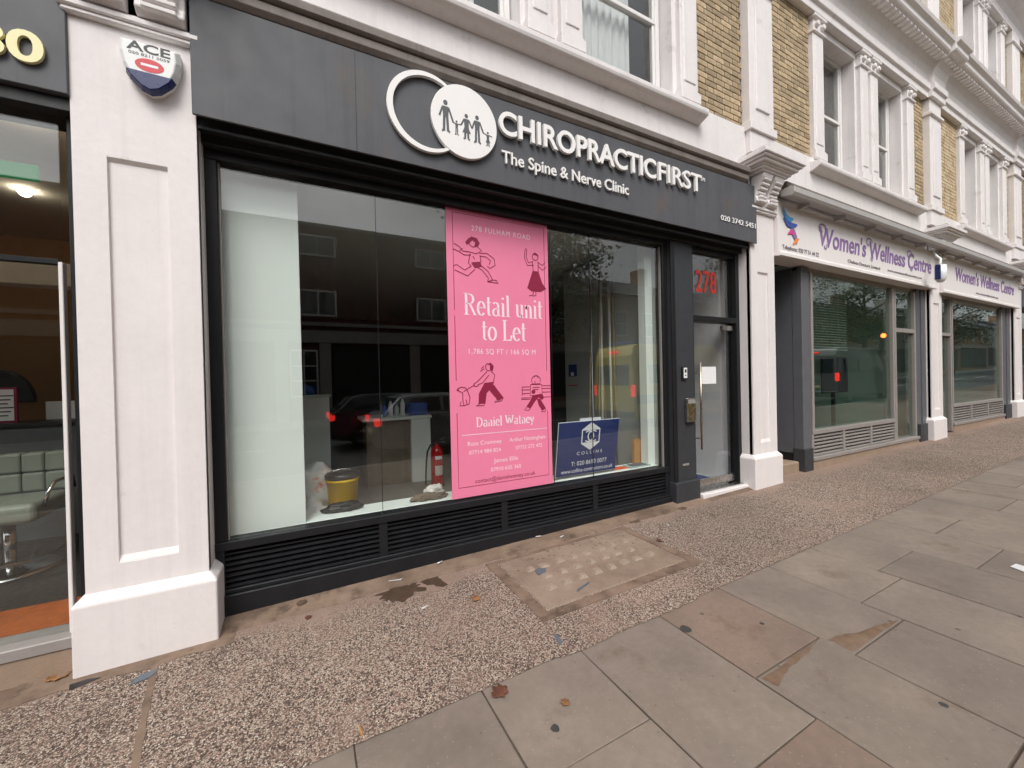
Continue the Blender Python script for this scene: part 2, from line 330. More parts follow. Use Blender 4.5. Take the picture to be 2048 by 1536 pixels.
class MB:
    def __init__(s): s.v = []; s.f = []; s.sm = []
    def add(s, vs, fs, sm=False):
        n = len(s.v); s.v += [Vector(p) for p in vs]; s.f += [tuple(i+n for i in f) for f in fs]; s.sm += [sm]*len(fs)
        return s
    def box(s, x0, x1, y0, y1, z0, z1):
        return s.add([(x0,y0,z0),(x1,y0,z0),(x1,y1,z0),(x0,y1,z0),(x0,y0,z1),(x1,y0,z1),(x1,y1,z1),(x0,y1,z1)],
                     [(0,3,2,1),(4,5,6,7),(0,1,5,4),(1,2,6,5),(2,3,7,6),(3,0,4,7)])
    def hexa(s, p): return s.add(p, [(0,3,2,1),(4,5,6,7),(0,1,5,4),(1,2,6,5),(2,3,7,6),(3,0,4,7)])
    def prof_x(s, pts, x0, x1):
        """profile in (y,z), swept along x"""
        n = len(pts)
        a = [(x0, y, z) for y, z in pts]; b = [(x1, y, z) for y, z in pts]
        return s.add(a+b, [tuple(range(n))[::-1], tuple(range(n, 2*n))] + [(i, (i+1) % n, n+(i+1) % n, n+i) for i in range(n)])
    def prof_y(s, pts, y0, y1):
        """outline in (x,z), given thickness along y"""
        n = len(pts)
        a = [(x, y0, z) for x, z in pts]; b = [(x, y1, z) for x, z in pts]
        return s.add(a+b, [tuple(range(n)), tuple(range(n, 2*n))[::-1]] + [((i+1) % n, i, n+i, n+(i+1) % n) for i in range(n)])
    def prof_z(s, pts, z0, z1):
        n = len(pts)
        a = [(x, y, z0) for x, y in pts]; b = [(x, y, z1) for x, y in pts]
        return s.add(a+b, [tuple(range(n))[::-1], tuple(range(n, 2*n))] + [(i, (i+1) % n, n+(i+1) % n, n+i) for i in range(n)])
    def tube(s, pts, rad, n=10, caps=True):
        pts = [Vector(p) for p in pts]
        if not hasattr(rad, '__len__'): rad = [rad]*len(pts)
        base = len(s.v); prev = None
        for i, p in enumerate(pts):
            d = (pts[min(i+1, len(pts)-1)]-pts[max(i-1, 0)]).normalized()
            if prev is None:
                u = d.orthogonal().normalized()
            else:
                u = (prev - d*prev.dot(d)).normalized()
            prev = u; w = d.cross(u)
            for k in range(n):
                a = 2*math.pi*k/n; s.v.append(p+(u*math.cos(a)+w*math.sin(a))*rad[i])
        for i in range(len(pts)-1):
            for k in range(n):
                s.f.append((base+i*n+k, base+i*n+(k+1) % n, base+(i+1)*n+(k+1) % n, base+(i+1)*n+k)); s.sm.append(True)
        if caps:
            s.f.append(tuple(base+k for k in range(n))[::-1]); s.sm.append(False)
            e = base+(len(pts)-1)*n; s.f.append(tuple(e+k for k in range(n))); s.sm.append(False)
        return s
    def lathe(s, prof, c, n=24, axis='z'):
        base = len(s.v)
        for r, h in prof:
            for k in range(n):
                a = 2*math.pi*k/n; x, y = r*math.cos(a), r*math.sin(a)
                s.v.append(Vector((c[0]+x, c[1]+y, c[2]+h)) if axis == 'z' else (Vector((c[0]+x, c[1]+h, c[2]+y)) if axis == 'y' else Vector((c[0]+h, c[1]+x, c[2]+y))))
        for i in range(len(prof)-1):
            for k in range(n):
                s.f.append((base+i*n+k, base+i*n+(k+1) % n, base+(i+1)*n+(k+1) % n, base+(i+1)*n+k)); s.sm.append(True)
        for i, rev in ((0, True), (len(prof)-1, False)):
            q = tuple(base+i*n+k for k in range(n)); s.f.append(q[::-1] if rev else q); s.sm.append(False)
        return s
    def ribbon(s, pts, w, y, t=.0008, closed=False):
        """flat stroke in the x-z plane at depth y"""
        pts = [Vector((p[0], 0, p[1])) for p in pts]
        if closed: pts.append(pts[0].copy())
        n = len(pts)
        if not hasattr(w, '__len__'): w = [w]*n
        L_, R_ = [], []
        for i, p in enumerate(pts):
            if closed and i in (0, n-1): d = pts[1]-pts[n-2]
            else: d = pts[min(i+1, n-1)]-pts[max(i-1, 0)]
            d = d.normalized() if d.length > 1e-9 else Vector((1, 0, 0))
            q = Vector((-d.z, 0, d.x))*(w[i]/2)
            L_.append(p+q); R_.append(p-q)
        for i in range(n-1):
            a, b, c, d = R_[i], R_[i+1], L_[i+1], L_[i]
            s.add([(a.x, y, a.z), (b.x, y, b.z), (c.x, y, c.z), (d.x, y, d.z)], [(0, 1, 2, 3)])
        return s
    def poly(s, pts, y):
        return s.add([(x, y, z) for x, z in pts], [tuple(range(len(pts)))])
    def build(s, name, mt, parent=None, bevel=0., seg=1, kind=None, at=None):
        me = bpy.data.meshes.new(name)
        o_ = org_of(parent) if parent is not None else Vector(at or (0, 0, 0))
        me.from_pydata([p-o_ for p in s.v], [], s.f)
        for p, f in zip(me.polygons, s.sm): p.use_smooth = f
        me.validate(); me.materials.append(MATS[mt])
        o = bpy.data.objects.new(name, me); link(o, parent)
        if parent is None and at: o.location = at; ORG[o.name] = Vector(at)
        if bevel:
            b = o.modifiers.new('bevel', 'BEVEL'); b.width = bevel; b.segments = seg; b.limit_method = 'ANGLE'; b.angle_limit = R(40)
        if kind: o['kind'] = kind
        return o
def split_build(m_, name, mt, parent, bevel=0.):
    """build every separate piece of a builder as an object of its own"""
    par = list(range(len(m_.v)))
    def find(i):
        while par[i] != i: par[i] = par[par[i]]; i = par[i]
        return i
    for f in m_.f:
        for i in f[1:]: par[find(i)] = find(f[0])
    comp = {}
    for k, f in enumerate(m_.f): comp.setdefault(find(f[0]), []).append(k)
    out = []
    for ks in comp.values():
        ids = sorted({i for k in ks for i in m_.f[k]}); im = {i: j for j, i in enumerate(ids)}
        q = MB(); q.v = [m_.v[i] for i in ids]; q.f = [tuple(im[i] for i in m_.f[k]) for k in ks]; q.sm = [m_.sm[k] for k in ks]
        out.append(fix_normals(q.build(name, mt, parent, bevel)))
    return out
def box(name, mt, parent, x0, x1, y0, y1, z0, z1, bevel=0., kind=None):
    return MB().box(x0, x1, y0, y1, z0, z1).build(name, mt, parent, bevel, kind=kind)
def struct(o): o['kind'] = 'structure'; return o
def inst(name, me, parent, loc, rot=(0, 0, 0), scale=(1, 1, 1)):
    """object that shares mesh data, placed at a world position under its parent"""
    o = bpy.data.objects.new(name, me); link(o, parent)
    o.location = Vector(loc)-org_of(parent); o.rotation_euler = rot; o.scale = scale
    return o
def fix_normals(o):
    bm = bmesh.new(); bm.from_mesh(o.data); bmesh.ops.recalc_face_normals(bm, faces=bm.faces); bm.to_mesh(o.data); bm.free(); return o

# ---- lettering
def text_raw(s, extrude=0., offset=0., shear=0., spacing=1.):
    cu = bpy.data.curves.new('t', 'FONT'); cu.body = s; cu.size = 1/.727; cu.extrude = extrude; cu.offset = offset; cu.shear = shear
    cu.space_character = spacing; cu.resolution_u = 5
    ob = bpy.data.objects.new('t', cu); me = bpy.data.meshes.new_from_object(ob)
    vs = [v.co.copy() for v in me.vertices]; fs = [tuple(p.vertices) for p in me.polygons]
    bpy.data.objects.remove(ob); bpy.data.curves.remove(cu); bpy.data.meshes.remove(me)
    return vs, fs
def text(s, x0, x1, zb, cap, yf, depth, mt, parent, name='lettering', offset=0., shear=0., spacing=1., split=False):
    """cap-height 'cap', baseline zb, stretched to span x0..x1, front face at yf (facing -y)"""
    vs, fs = text_raw(s, depth/2/cap if depth else 0, offset, shear, spacing)
    if not vs: return
    a, b = min(v.x for v in vs), max(v.x for v in vs)
    k = (x1-x0)/(b-a)
    P = [Vector((x0+(v.x-a)*k, yf+(depth/2 if depth else 0)-v.z*cap, zb+v.y*cap)) for v in vs]
    if not split:
        o = MB().add(P, fs).build(name, mt, parent); return o
    par = list(range(len(P)))
    def find(i):
        while par[i] != i: par[i] = par[par[i]]; i = par[i]
        return i
    for f in fs:
        for i in f[1:]: par[find(i)] = find(f[0])
    comp = {}
    for i in range(len(P)): comp.setdefault(find(i), []).append(i)
    groups = []
    for ids in sorted(comp.values(), key=lambda q: min(P[i].x for i in q)):
        lo, hi = min(P[i].x for i in ids), max(P[i].x for i in ids)
        for g in groups:
            if min(hi, g[1])-max(lo, g[0]) > .6*min(hi-lo, g[1]-g[0]):
                g[0] = min(g[0], lo); g[1] = max(g[1], hi); g[2].update(ids); break
        else: groups.append([lo, hi, set(ids)])
    for lo, hi, ids in groups:
        im = {i: k for k, i in enumerate(sorted(ids))}
        MB().add([P[i] for i in sorted(ids)], [tuple(im[i] for i in f) for f in fs if f[0] in ids]).build('letter', mt, parent)

# a narrow high-contrast serif, drawn as strokes (x, y in units of cap height; 'v' stems are thick, hairlines thin)
def arc(cx, cy, rx, ry, a0, a1, n=14):
    return [(cx+rx*math.cos(R(a0+(a1-a0)*i/n)), cy+ry*math.sin(R(a0+(a1-a0)*i/n))) for i in range(n+1)]
SER = {
 'R': (.66, [[(.14, 0), (.14, 1)], [(.14, .97), (.3, .97)] + arc(.3, .745, .19, .225, 90, -90) + [(.14, .52)], [(.32, .52), (.56, .0)]], [(.02, .28, 0), (.02, .2, 1), (.46, .66, 0)]),
 'L': (.56, [[(.14, 0), (.14, 1)], [(.14, .02), (.46, .02), (.5, .26)]], [(.02, .28, 0), (.02, .28, 1)]),
 'D': (.72, [[(.14, 0), (.14, 1)], [(.14, .97), (.3, .97)] + arc(.3, .5, .3, .47, 90, -90) + [(.14, .03)]], [(.02, .2, 0), (.02, .2, 1)]),
 'W': (.98, [[(.1, 1), (.28, 0)], [(.28, 0), (.46, .95)], [(.46, .95), (.66, 0)], [(.66, 0), (.86, 1)]], [(.0, .22, 1), (.36, .54, 1), (.76, .96, 1)]),
 'e': (.46, [arc(.23, .33, .17, .33, 0, 320, 22), [(.07, .36), (.40, .36)]], []),
 't': (.32, [[(.14, .9), (.14, .12)] + arc(.22, .12, .08, .1, 180, 300, 6)], [(.03, .3, .64)]),
 'a': (.46, [arc(.2, .52, .13, .14, 150, 0, 8) + [(.33, .45), (.33, .08), (.42, .02)], [(.33, .4)] + arc(.2, .18, .14, .18, 80, 320, 12)], []),
 'i': (.26, [[(.13, 0), (.13, .64)], [(.13, .84), (.13, .93)]], [(.03, .24, 0), (.03, .15, .64)]),
 'l': (.26, [[(.13, 0), (.13, 1.04)]], [(.03, .24, 0), (.03, .15, 1.04)]),
 'u': (.5, [[(.11, .64), (.11, .2)] + arc(.23, .2, .12, .18, 180, 300, 8) + [(.36, .12)], [(.37, .64), (.37, 0)]], [(.02, .13, .64), (.28, .39, .64), (.37, .48, 0)]),
 'n': (.5, [[(.12, 0), (.12, .64)], [(.12, .45)] + arc(.25, .46, .12, .17, 150, 0, 8) + [(.37, 0)]], [(.03, .21, 0), (.03, .13, .64), (.29, .47, 0)]),
 'o': (.48, [arc(.24, .32, .18, .32, 0, 360, 24)], []),
 'y': (.46, [[(.06, .64), (.23, 0)], [(.4, .64), (.2, -.16), (.08, -.22)]], [(.0, .15, .64), (.31, .46, .64)]),
 ' ': (.28, [], []),
}
def serif(s, x0, x1, zb, cap, y, mt, parent, thick=.12, thin=.045):
    tot = sum(SER[c][0] for c in s); k = (x1-x0)/tot; m_ = MB(); x = 0
    for c in s:
        adv, st, sf = SER[c]
        for ln in st:
            pts = [(x0+(x+px)*k, zb+pz*cap) for px, pz in ln]; w = []
            for i in range(len(ln)):
                a, b = ln[max(i-1, 0)], ln[min(i+1, len(ln)-1)]
                dx, dz = b[0]-a[0], b[1]-a[1]; l = math.hypot(dx, dz) or 1
                w.append((thin+(thick-thin)*abs(dz/l)**1.5)*min(k, cap)*1.0)
            m_.ribbon(pts, w, y)
        for a, b, h in sf:
            zz = zb+h*cap; tt = thin*cap*.8
            m_.poly([(x0+(x+a)*k, zz-tt/2), (x0+(x+b)*k, zz-tt/2), (x0+(x+b)*k, zz+tt/2), (x0+(x+a)*k, zz+tt/2)], y-.0004)
        x += adv
    return m_.build('lettering', mt, parent)

# ------------------------------------------------------------------ ground, pavement, road
gb = MB()
def sheet(name, mt, x0, x1, y0, y1, dz, nx=1, edge=None):
    m_ = MB(); vs = []; fs = []
    for i in range(nx+1):
        x = x0+(x1-x0)*i/nx
        ya = y0 if edge is None else edge(x)
        vs += [(x, ya, G(x)+dz), (x, y1, G(x)+dz)]
    for i in range(nx): fs.append((2*i, 2*i+2, 2*i+3, 2*i+1))
    return m_.add(vs, fs).build(name, mt)
g = sheet('ground', 'asphalt', -600, 600, -600, 400, -.16); struct(g)
g = sheet('road', 'asphalt', -200, 300, -14.2, -4.75, -.13); struct(g)
for xa in range(-40, 60, 6):
    mk = sheet('road_marking', 'roadpaint', xa, xa+3, -9.55, -9.43, -.126); struct(mk)
# kerbs (both sides) : one stone after another
kme = MB().box(0, .905, 0, .15, -.2, 0).build('kerb_seed', 'kerbstone')
kmesh = kme.data; bpy.data.objects.remove(kme)
near_kerb = sheet('kerb', 'bed', -40, 60, -4.75, -4.58, -.128); struct(near_kerb)
far_pave = sheet('far_pavement', 'kerbstone', -200, 300, -17.6, -14.2, 0); struct(far_pave)
far_kerb = MB().add([(-200, -14.2, G(-200)-.2), (300, -14.2, G(300)-.2), (300, -14.2, G(300)), (-200, -14.2, G(-200))], [(0, 1, 2, 3)]).build('far_kerb', 'kerbstone'); struct(far_kerb)
for i in range(40):
    x = -8+i*.91
    inst('kerbstone', kmesh, near_kerb, (x, -4.75, G(x)), (0, -math.atan(.02), 0))
def front_edge(x):
    w = .006*mnoise.noise(Vector((x*3, 0, 3)))+.006*mnoise.noise(Vector((x*22, 0, 3)))+.004*mnoise.noise(Vector((x*60, 0, 7)))
    if 1.3 < x < 2.5: w = w*2.4-.02
    return -1.335+w
fc = sheet('forecourt', 'aggregate', -8, 22, -1.3, .6, .006, 2400, front_edge); struct(fc)
bedo = sheet('footway_bed', 'bed', -40, 60, -4.6, -1.0, -.014); struct(bedo)
# flagstones, laid in strips that run away from the shops; each slab its own object
slab_cuts = {-1: -2.35, 0: -2.6, 1: -1.90, 2: -2.29, 3: -2.0, 4: -2.18, 5: -1.96, 6: -1.82, 7: -2.2, 8: -1.78, 9: -2.3}
xs = [-1.12, -.48, .16, .80, 1.44, 2.11, 2.755, 3.40, 4.04, 4.70, 5.35, 6.0, 6.66]
while xs[-1] < 30: xs.append(xs[-1]+random.uniform(.6, .9))
while xs[0] > -7: xs.insert(0, xs[0]-.65)
i0 = xs.index(.80)
nflag = 0
for i in range(len(xs)-1):
    xa, xb = xs[i]+.004, xs[i+1]-.004
    ci = slab_cuts.get(i-i0+1, random.uniform(-2.5, -1.7))
    ys = [-1.25, ci]
    while ys[-1] > -4.55:
        ys.append(max(-4.585, ys[-1]-random.uniform(.75, 1.05)) if ys[-1]-.4 > -4.585 else -4.585)
        if ys[-1] <= -4.58: break
    for j in range(len(ys)-1):
        yb, ya = ys[j]-.004, ys[j+1]+.004
        if yb-ya < .1: continue
        t1, t2, t3 = [random.uniform(-.0015, .0015) for _ in range(3)]
        cx, cyy = (xa+xb)/2, (ya+yb)/2
        m_ = MB(); q = []
        for zz in (-.05, 0):
            for px, py in ((xa, ya), (xb, ya), (xb, yb), (xa, yb)):
                jx, jy = random.uniform(-.004, .004), random.uniform(-.004, .004)
                q.append((px+jx, py+jy, G(px)+zz+(0 if zz else t1*(px-cx)/.3+t2*(py-cyy)/.4+t3*.5)))
        m_.hexa(q)
        near = math.hypot(cx-1.5, cyy+3.3) < 6
        mt = 'flag'
        k_ = (i-i0+1, j)
        if k_ in ((2, 0),): mt = 'flag'
        if k_ in ((7, 1), (6, 1)): mt = 'flagblue'
        if k_ in ((3, 0), (2, 1)) or (random.random() < .1 and i > i0+8): mt = 'flagrose'
        m_.build('flagstone', mt, bedo, .003 if near else 0); nflag += 1
# smooth cement fillet between the pebbled forecourt and the shopfront
vs = []; fs = []; nx = 160
for i in range(nx+1):
    x = -1.5+7.4*i/nx; w = .03*mnoise.noise(Vector((x*3.1, 2, 0)))+.015*mnoise.noise(Vector((x*11, 5, 0)))
    vs += [(x, -.02+w, G(x)+.004), (x, .08+w*.5, G(x)+.03), (x, .30, G(x)+.055)]
for i in range(nx):
    a = 3*i; fs += [(a, a+3, a+4, a+1), (a+1, a+4, a+5, a+2)]
fil = MB().add(vs, fs).build('cement_fillet', 'screed'); struct(fil)

# cement skirt round the foot of the left pilaster, and a mended joint across the pebbles
vs = []; fs = []; nx = 40
for i in range(nx+1):
    x = -1.62+1.16*i/nx; w = .03*mnoise.noise(Vector((x*5.1, 7, 0)))+.012*mnoise.noise(Vector((x*17, 5, 0)))
    vs += [(x, -.15+w, G(x)+.0085), (x, .10, G(x)+.012)]
for i in range(nx): fs.append((2*i, 2*i+2, 2*i+3, 2*i+1))
struct(MB().add(vs, fs).build('cement_skirt', 'screed'))
vs = []; fs = []
for i in range(21):
    y = -.10-1.18*i/20; xc = -.86+.20*i/20+.012*mnoise.noise(Vector((y*7, 0, 1))); w = .016+.008*mnoise.noise(Vector((y*13, 4, 1)))
    vs += [(xc-w, y, G(xc)+.0088), (xc+w, y, G(xc)+.0088)]
for i in range(20): fs.append((2*i+2, 2*i+3, 2*i+1, 2*i)[::-1])
struct(MB().add(vs, fs).build('forecourt_joint', 'screed'))
# cellar hatch set into the forecourt: cement surround, stone cover, rows of raised studs
hx0, hx1, hy0, hy1 = 1.48, 2.93, -.92, -.08
hz = G(2.3)+.010
hatch = thing('cellar_hatch', 'worn buff rectangular cellar hatch cover with studs set in the pebbled forecourt', 'hatch cover', (2.2, -.5, hz))
def tz(x, d): return G(x)+d
def tslab(x0, x1, y0, y1, d0, d1):
    return [(x0, y0, tz(x0, d0)), (x1, y0, tz(x1, d0)), (x1, y1, tz(x1, d0)), (x0, y1, tz(x0, d0)), (x0, y0, tz(x0, d1)), (x1, y0, tz(x1, d1)), (x1, y1, tz(x1, d1)), (x0, y1, tz(x0, d1))]
sur = MB()
for a in ((hx0-.09, hx1+.09, hy0-.09, hy0), (hx0-.09, hx1+.09, hy1, hy1+.05), (hx0-.09, hx0, hy0, hy1), (hx1, hx1+.09, hy0, hy1)):
    sur.hexa(tslab(*a, -.03, .010))
sur.build('cement_surround', 'screed', hatch)
MB().hexa(tslab(hx0+.012, hx1-.012, hy0+.012, hy1-.012, -.03, .013)).build('cover_plate', 'cover', hatch, .006)
MB().hexa(tslab(hx0, hx1, hy0, hy1, -.04, .003)).build('joint', 'bed', hatch)
sm = MB().hexa([(-.045, -.045, -.003), (.045, -.045, -.003), (.045, .045, -.003), (-.045, .045, -.003), (-.024, -.024, .022), (.024, -.024, .022), (.024, .024, .022), (-.024, .024, .022)]).build('stud_seed', 'coverstud')
smesh = sm.data; bpy.data.objects.remove(sm)
for r_ in range(3):
    for c_ in range(8):
        if (r_, c_) in ((1, 7),): continue
        x = hx0+.19+c_*.152+(.07 if r_ % 2 else 0)+random.uniform(-.006, .006); y = hy0+.25+r_*.165+random.uniform(-.006, .006)
        inst('stud', smesh, hatch, (x, y, tz(x, .0125)), (0, 0, random.uniform(-.15, .15)), (random.uniform(.8, 1.1), random.uniform(.7, .95), random.uniform(.6, 1.2)))

# ------------------------------------------------------------------ the terrace: three houses with shops below
Z_CORN, Z_SILL, Z_BRICK, Z_ENT = 4.43, 4.85, 5.06, 7.30
bs = {}
for w in (.2125, .100):
    q = MB().box(-w/2, w/2, -.02, .08, -.0305, .0305).build('b', 'brickyellow', None, .004); bs[w] = q.data; bpy.data.objects.remove(q)
def brick_courses(x0, x1, z0, z1):
    """Flemish bond as (centre x, centre z, width)"""
    out = []; k = 0; z = z0+.0375
    while z < z1-.02:
        x = x0 - (0 if k % 2 == 0 else .165); n_ = 0
        while x < x1-.03:
            w = (.2125 if (n_ % 2 == 0) else .100)
            a, b = max(x, x0), min(x+w, x1)
            if b-a > .03: out.append(((a+b)/2, z, b-a))
            x += w+.0135; n_ += 1
        z += .075; k += 1
    return out
YB = .08
def brick_panel(house, x0, x1, z0, z1, mode):
    p = box('brick_panel', 'mortar', house, x0, x1, YB+.014, YB+.30, z0, z1)
    cs = brick_courses(x0+.004, x1-.004, z0, z1)
    if mode == 'pieces':
        for x, z, w in cs:
            full = min(bs, key=lambda q: abs(q-w))
            o = inst('brick', bs[full], p, (x, YB+.018+random.uniform(-.003, .002), z), (random.uniform(-.01, .01), 0, random.uniform(-.008, .008)), (w/full, 1, 1))
    else:
        m_ = MB()
        for x, z, w in cs: 
            j = random.uniform(-.003, .002); m_.box(x-w/2, x+w/2, YB+j, YB+.05, z-.031, z+.031)
        o = m_.build('bricks', 'brickyellow', p); o['kind'] = 'stuff'
def prof(house, name, mt, pts, x0, x1, bev=0):
    return fix_normals(MB().prof_x(pts, x0, x1).build(name, mt, house, bev))
def strip_pilaster(house, x0, x1, yf, z0, z1, yb=.3):
    """slim stucco pilaster with base block, fillet and scrolled head"""
    m_ = MB(); w = x1-x0
    m_.box(x0, x1, yf, yb, z0+.16, z1-.22)
    m_.box(x0-.02, x1+.02, yf-.03, yb, z0, z0+.13)
    m_.box(x0-.01, x1+.01, yf-.015, yb, z0+.13, z0+.16)
    m_.box(x0+.05, x1-.05, yf-.012, yf+.02, z0+.24, z1-.40)
    m_.box(x0-.02, x1+.02, yf-.03, yb, z1-.26, z1-.22)
    m_.box(x0, x1, yf-.01, yb, z1-.22, z1-.05)
    m_.box(x0-.03, x1+.03, yf-.05, yb, z1-.05, z1)
    o = m_.build('window_pilaster', 'stucco_up', house, .008)
    c = MB()
    for q in (-.5, .5):
        c.lathe([(.03, -.03), (.045, -.02), (.045, .02), (.03, .03)], ((x0+x1)/2+q*w*.55, yf-.03, z1-.14), 10, 'y')
    c.build('capital_scroll', 'stucco_up', o)
    return o
def sash_window(house, x0, x1, z0, z1, curtain):
    yr = .30
    f = MB()
    for a in ((x0, x0+.06, z0, z1), (x1-.06, x1, z0, z1), (x0+.06, x1-.06, z1-.06, z1), (x0+.06, x1-.06, z0, z0+.07)):
        f.box(a[0], a[1], yr-.02, yr+.06, a[2], a[3])
    zm = (z0+z1)/2
    f.box(x0+.06, x1-.06, yr-.012, yr+.05, zm-.025, zm+.025)
    for q in (x0+.06, x1-.10): f.box(q, q+.04, yr, yr+.05, z0+.07, zm-.025)
    for q in (x0+.06, x1-.10): f.box(q, q+.04, yr-.010, yr+.05, zm+.025, z1-.06)
    w = f.build('sash_window', 'sashwhite', house, .004)
    box('glass_pane', 'pane_up', w, x0+.10, x1-.10, yr+.02, yr+.026, z0+.07, zm-.025)
    box('glass_pane', 'pane_up', w, x0+.10, x1-.10, yr+.012, yr+.018, zm+.025, z1-.06)
    if curtain:
        m_ = MB(); n = 60; vs = []; fs = []
        xe = x0+(x1-x0)*curtain
        for i in range(n+1):
            x = x0+.05+(xe-x0-.05)*i/n; y = yr+.13+.022*math.sin(i*.9)+.01*math.sin(i*2.3+1)
            vs += [(x, y, z0-.05), (x, y, z1)]
        for i in range(n): fs.append((2*i, 2*i+2, 2*i+3, 2*i+1))
        m_.add(vs, fs, True).build('curtain', 'curtain', w)
def window_group(house, x0, x1, z0, z1, curtain):
    """two sashes between stucco pilasters, with deep reveals"""
    jw = .40; pw = .76; c = (x0+x1)/2
    op = ((x0+jw, c-pw/2), (c+pw/2, x1-jw))
    # solid masonry round the two openings
    m_ = MB()
    for a, b in ((x0, op[0][0]), (op[0][1], op[1][0]), (op[1][1], x1)): m_.box(a, b, .10, .42, z0, z1)
    split_build(m_, 'window_surround', 'stucco_up', house, .006)
    strip_pilaster(house, x0+.03, x0+jw-.06, .03, z0, z1, .12)
    strip_pilaster(house, c-pw/2+.05, c-.06, .03, z0, z1, .12)
    strip_pilaster(house, c+.06, c+pw/2-.05, .03, z0, z1, .12)
    strip_pilaster(house, x1-jw+.06, x1-.03, .03, z0, z1, .12)
    for k_, (a, b) in enumerate(op): sash_window(house, a+.02, b-.02, z0+.02, z1-.12, curtain[k_])
    for a, b in op: box('window_head', 'stucco_up', house, a-.001, b+.001, .09, .42, z1-.12, z1-.002)

def capital(house, x0, x1, name='pilaster_capital'):
    """necking, a pair of ribbed consoles and a moulded cap on top of the shop pilaster"""
    m_ = MB()
    m_.box(x0-.02, x1+.02, -.035, .25, 3.91, 3.94); m_.box(x0-.035, x1+.035, -.05, .25, 3.94, 3.98); m_.box(x0-.015, x1+.015, -.03, .25, 3.98, 4.0)
    o = m_.build(name, 'stucco_up', house, .008)
    box('console_back', 'stucco_up', o, x0+.005, x1-.005, .0, .25, 4.0, 4.38, .004)
    w = (x1-x0)
    for a, b in ((x0+.03, x0+w*.46), (x0+w*.54, x1-.03)):
        # S-shaped console seen from the front, ribbed across
        pr = [(.02, 4.001), (-.05, 4.001), (-.085, 4.03), (-.075, 4.07), (-.06, 4.10), (-.075, 4.17), (-.12, 4.25), (-.17, 4.32), (-.18, 4.37), (.02, 4.37)]
        fix_normals(MB().prof_x(pr, a, b).build('console', 'stucco_up', o, .006))
        rb = MB()
        for k_ in range(6):
            z = 4.035+k_*.052
            yy = -.085-.0*k_ if z < 4.1 else -.075-.10*max(0, (z-4.14)/.2)
            rb.box(a+.035, b-.035, yy-.022, yy+.06, z-.016, z+.016)
        rb.build('console_rib', 'stucco_up', o, .006)
    for d_, za_, zb_ in ((.02, 4.375, 4.40), (.05, 4.40, 4.43), (.08, 4.43, 4.45), (.12, 4.45, 4.49), (.16, 4.49, 4.52), (.19, 4.52, 4.585)):
        box('cap_moulding', 'stucco_up', o, x0-d_, x1+d_, -.18-d_*.85, .25, za_, zb_+.001, .007)
    box('cap_slope', 'lead', o, x0-.17, x1+.17, -.31, .25, 4.586, 4.60, .004)
def pilaster(house, x0, x1, zb):
    o = MB().box(x0, x1, .020, .35, zb-.2, 4.5).build('pilaster', 'stucco', house)
    # front face as a frame round a sunk panel
    pa, pb, pz0, pz1 = x0+.155, x1-.155, zb+.62, 3.10
    f = MB()
    oz0, oz1 = zb-.2, 4.5
    O = [(x0, oz0), (x1, oz0), (x1, oz1), (x0, oz1)]; I = [(pa, pz0), (pb, pz0), (pb, pz1), (pa, pz1)]
    f.add([(x, 0, z) for x, z in O]+[(x, 0, z) for x, z in I]+[(x, .06, z) for x, z in O]+[(x, .06, z) for x, z in I],
          [(i, (i+1) % 4, 4+(i+1) % 4, 4+i) for i in range(4)]+[(i+8, (i+1) % 4+8, (i+1) % 4, i) for i in range(4)]+[(4+i, 4+(i+1) % 4, 12+(i+1) % 4, 12+i) for i in range(4)])
    fix_normals(f.build('panel_frame', 'stucco', o, .004, 2))
    md = MB()
    md.prof_x([(.0195, pz1-.02), (.002, pz1-.001), (.024, pz1-.001), (.024, pz1-.02)], pa, pb)
    md.prof_x([(.024, pz0+.001), (.002, pz0+.001), (.0185, pz0+.04), (.024, pz0+.04)], pa, pb)
    split_build(md, 'panel_moulding', 'stucco', o)
    pl = [(.32, zb-.25), (-.045, zb-.25), (-.05, zb+.40), (-.045, zb+.42), (-.005, zb+.465), (.32, zb+.465)]
    q = MB(); a, b = x0-.05, x1+.05
    pts = [(-.048, zb-.25, 0), (-.048, zb+.415, 0), (-.003, zb+.465, .045)]
    v0 = [(a+d, y, z) for y, z, d in pts]; v1 = [(b-d, y, z) for y, z, d in pts]
    w0 = [(a+d, .33, z) for y, z, d in pts]; w1 = [(b-d, .33, z) for y, z, d in pts]
    V = v0+v1+w0+w1
    q.add(V, [(0, 3, 4, 1), (1, 4, 5, 2), (3, 9, 10, 4), (4, 10, 11, 5), (0, 1, 7, 6), (1, 2, 8, 7), (2, 5, 11, 8), (6, 7, 10, 9), (7, 8, 11, 10), (0, 6, 9, 3)])
    fix_normals(q.build('plinth', 'stucco', o, .012, 3))
    capital(house, x0, x1)
    return o

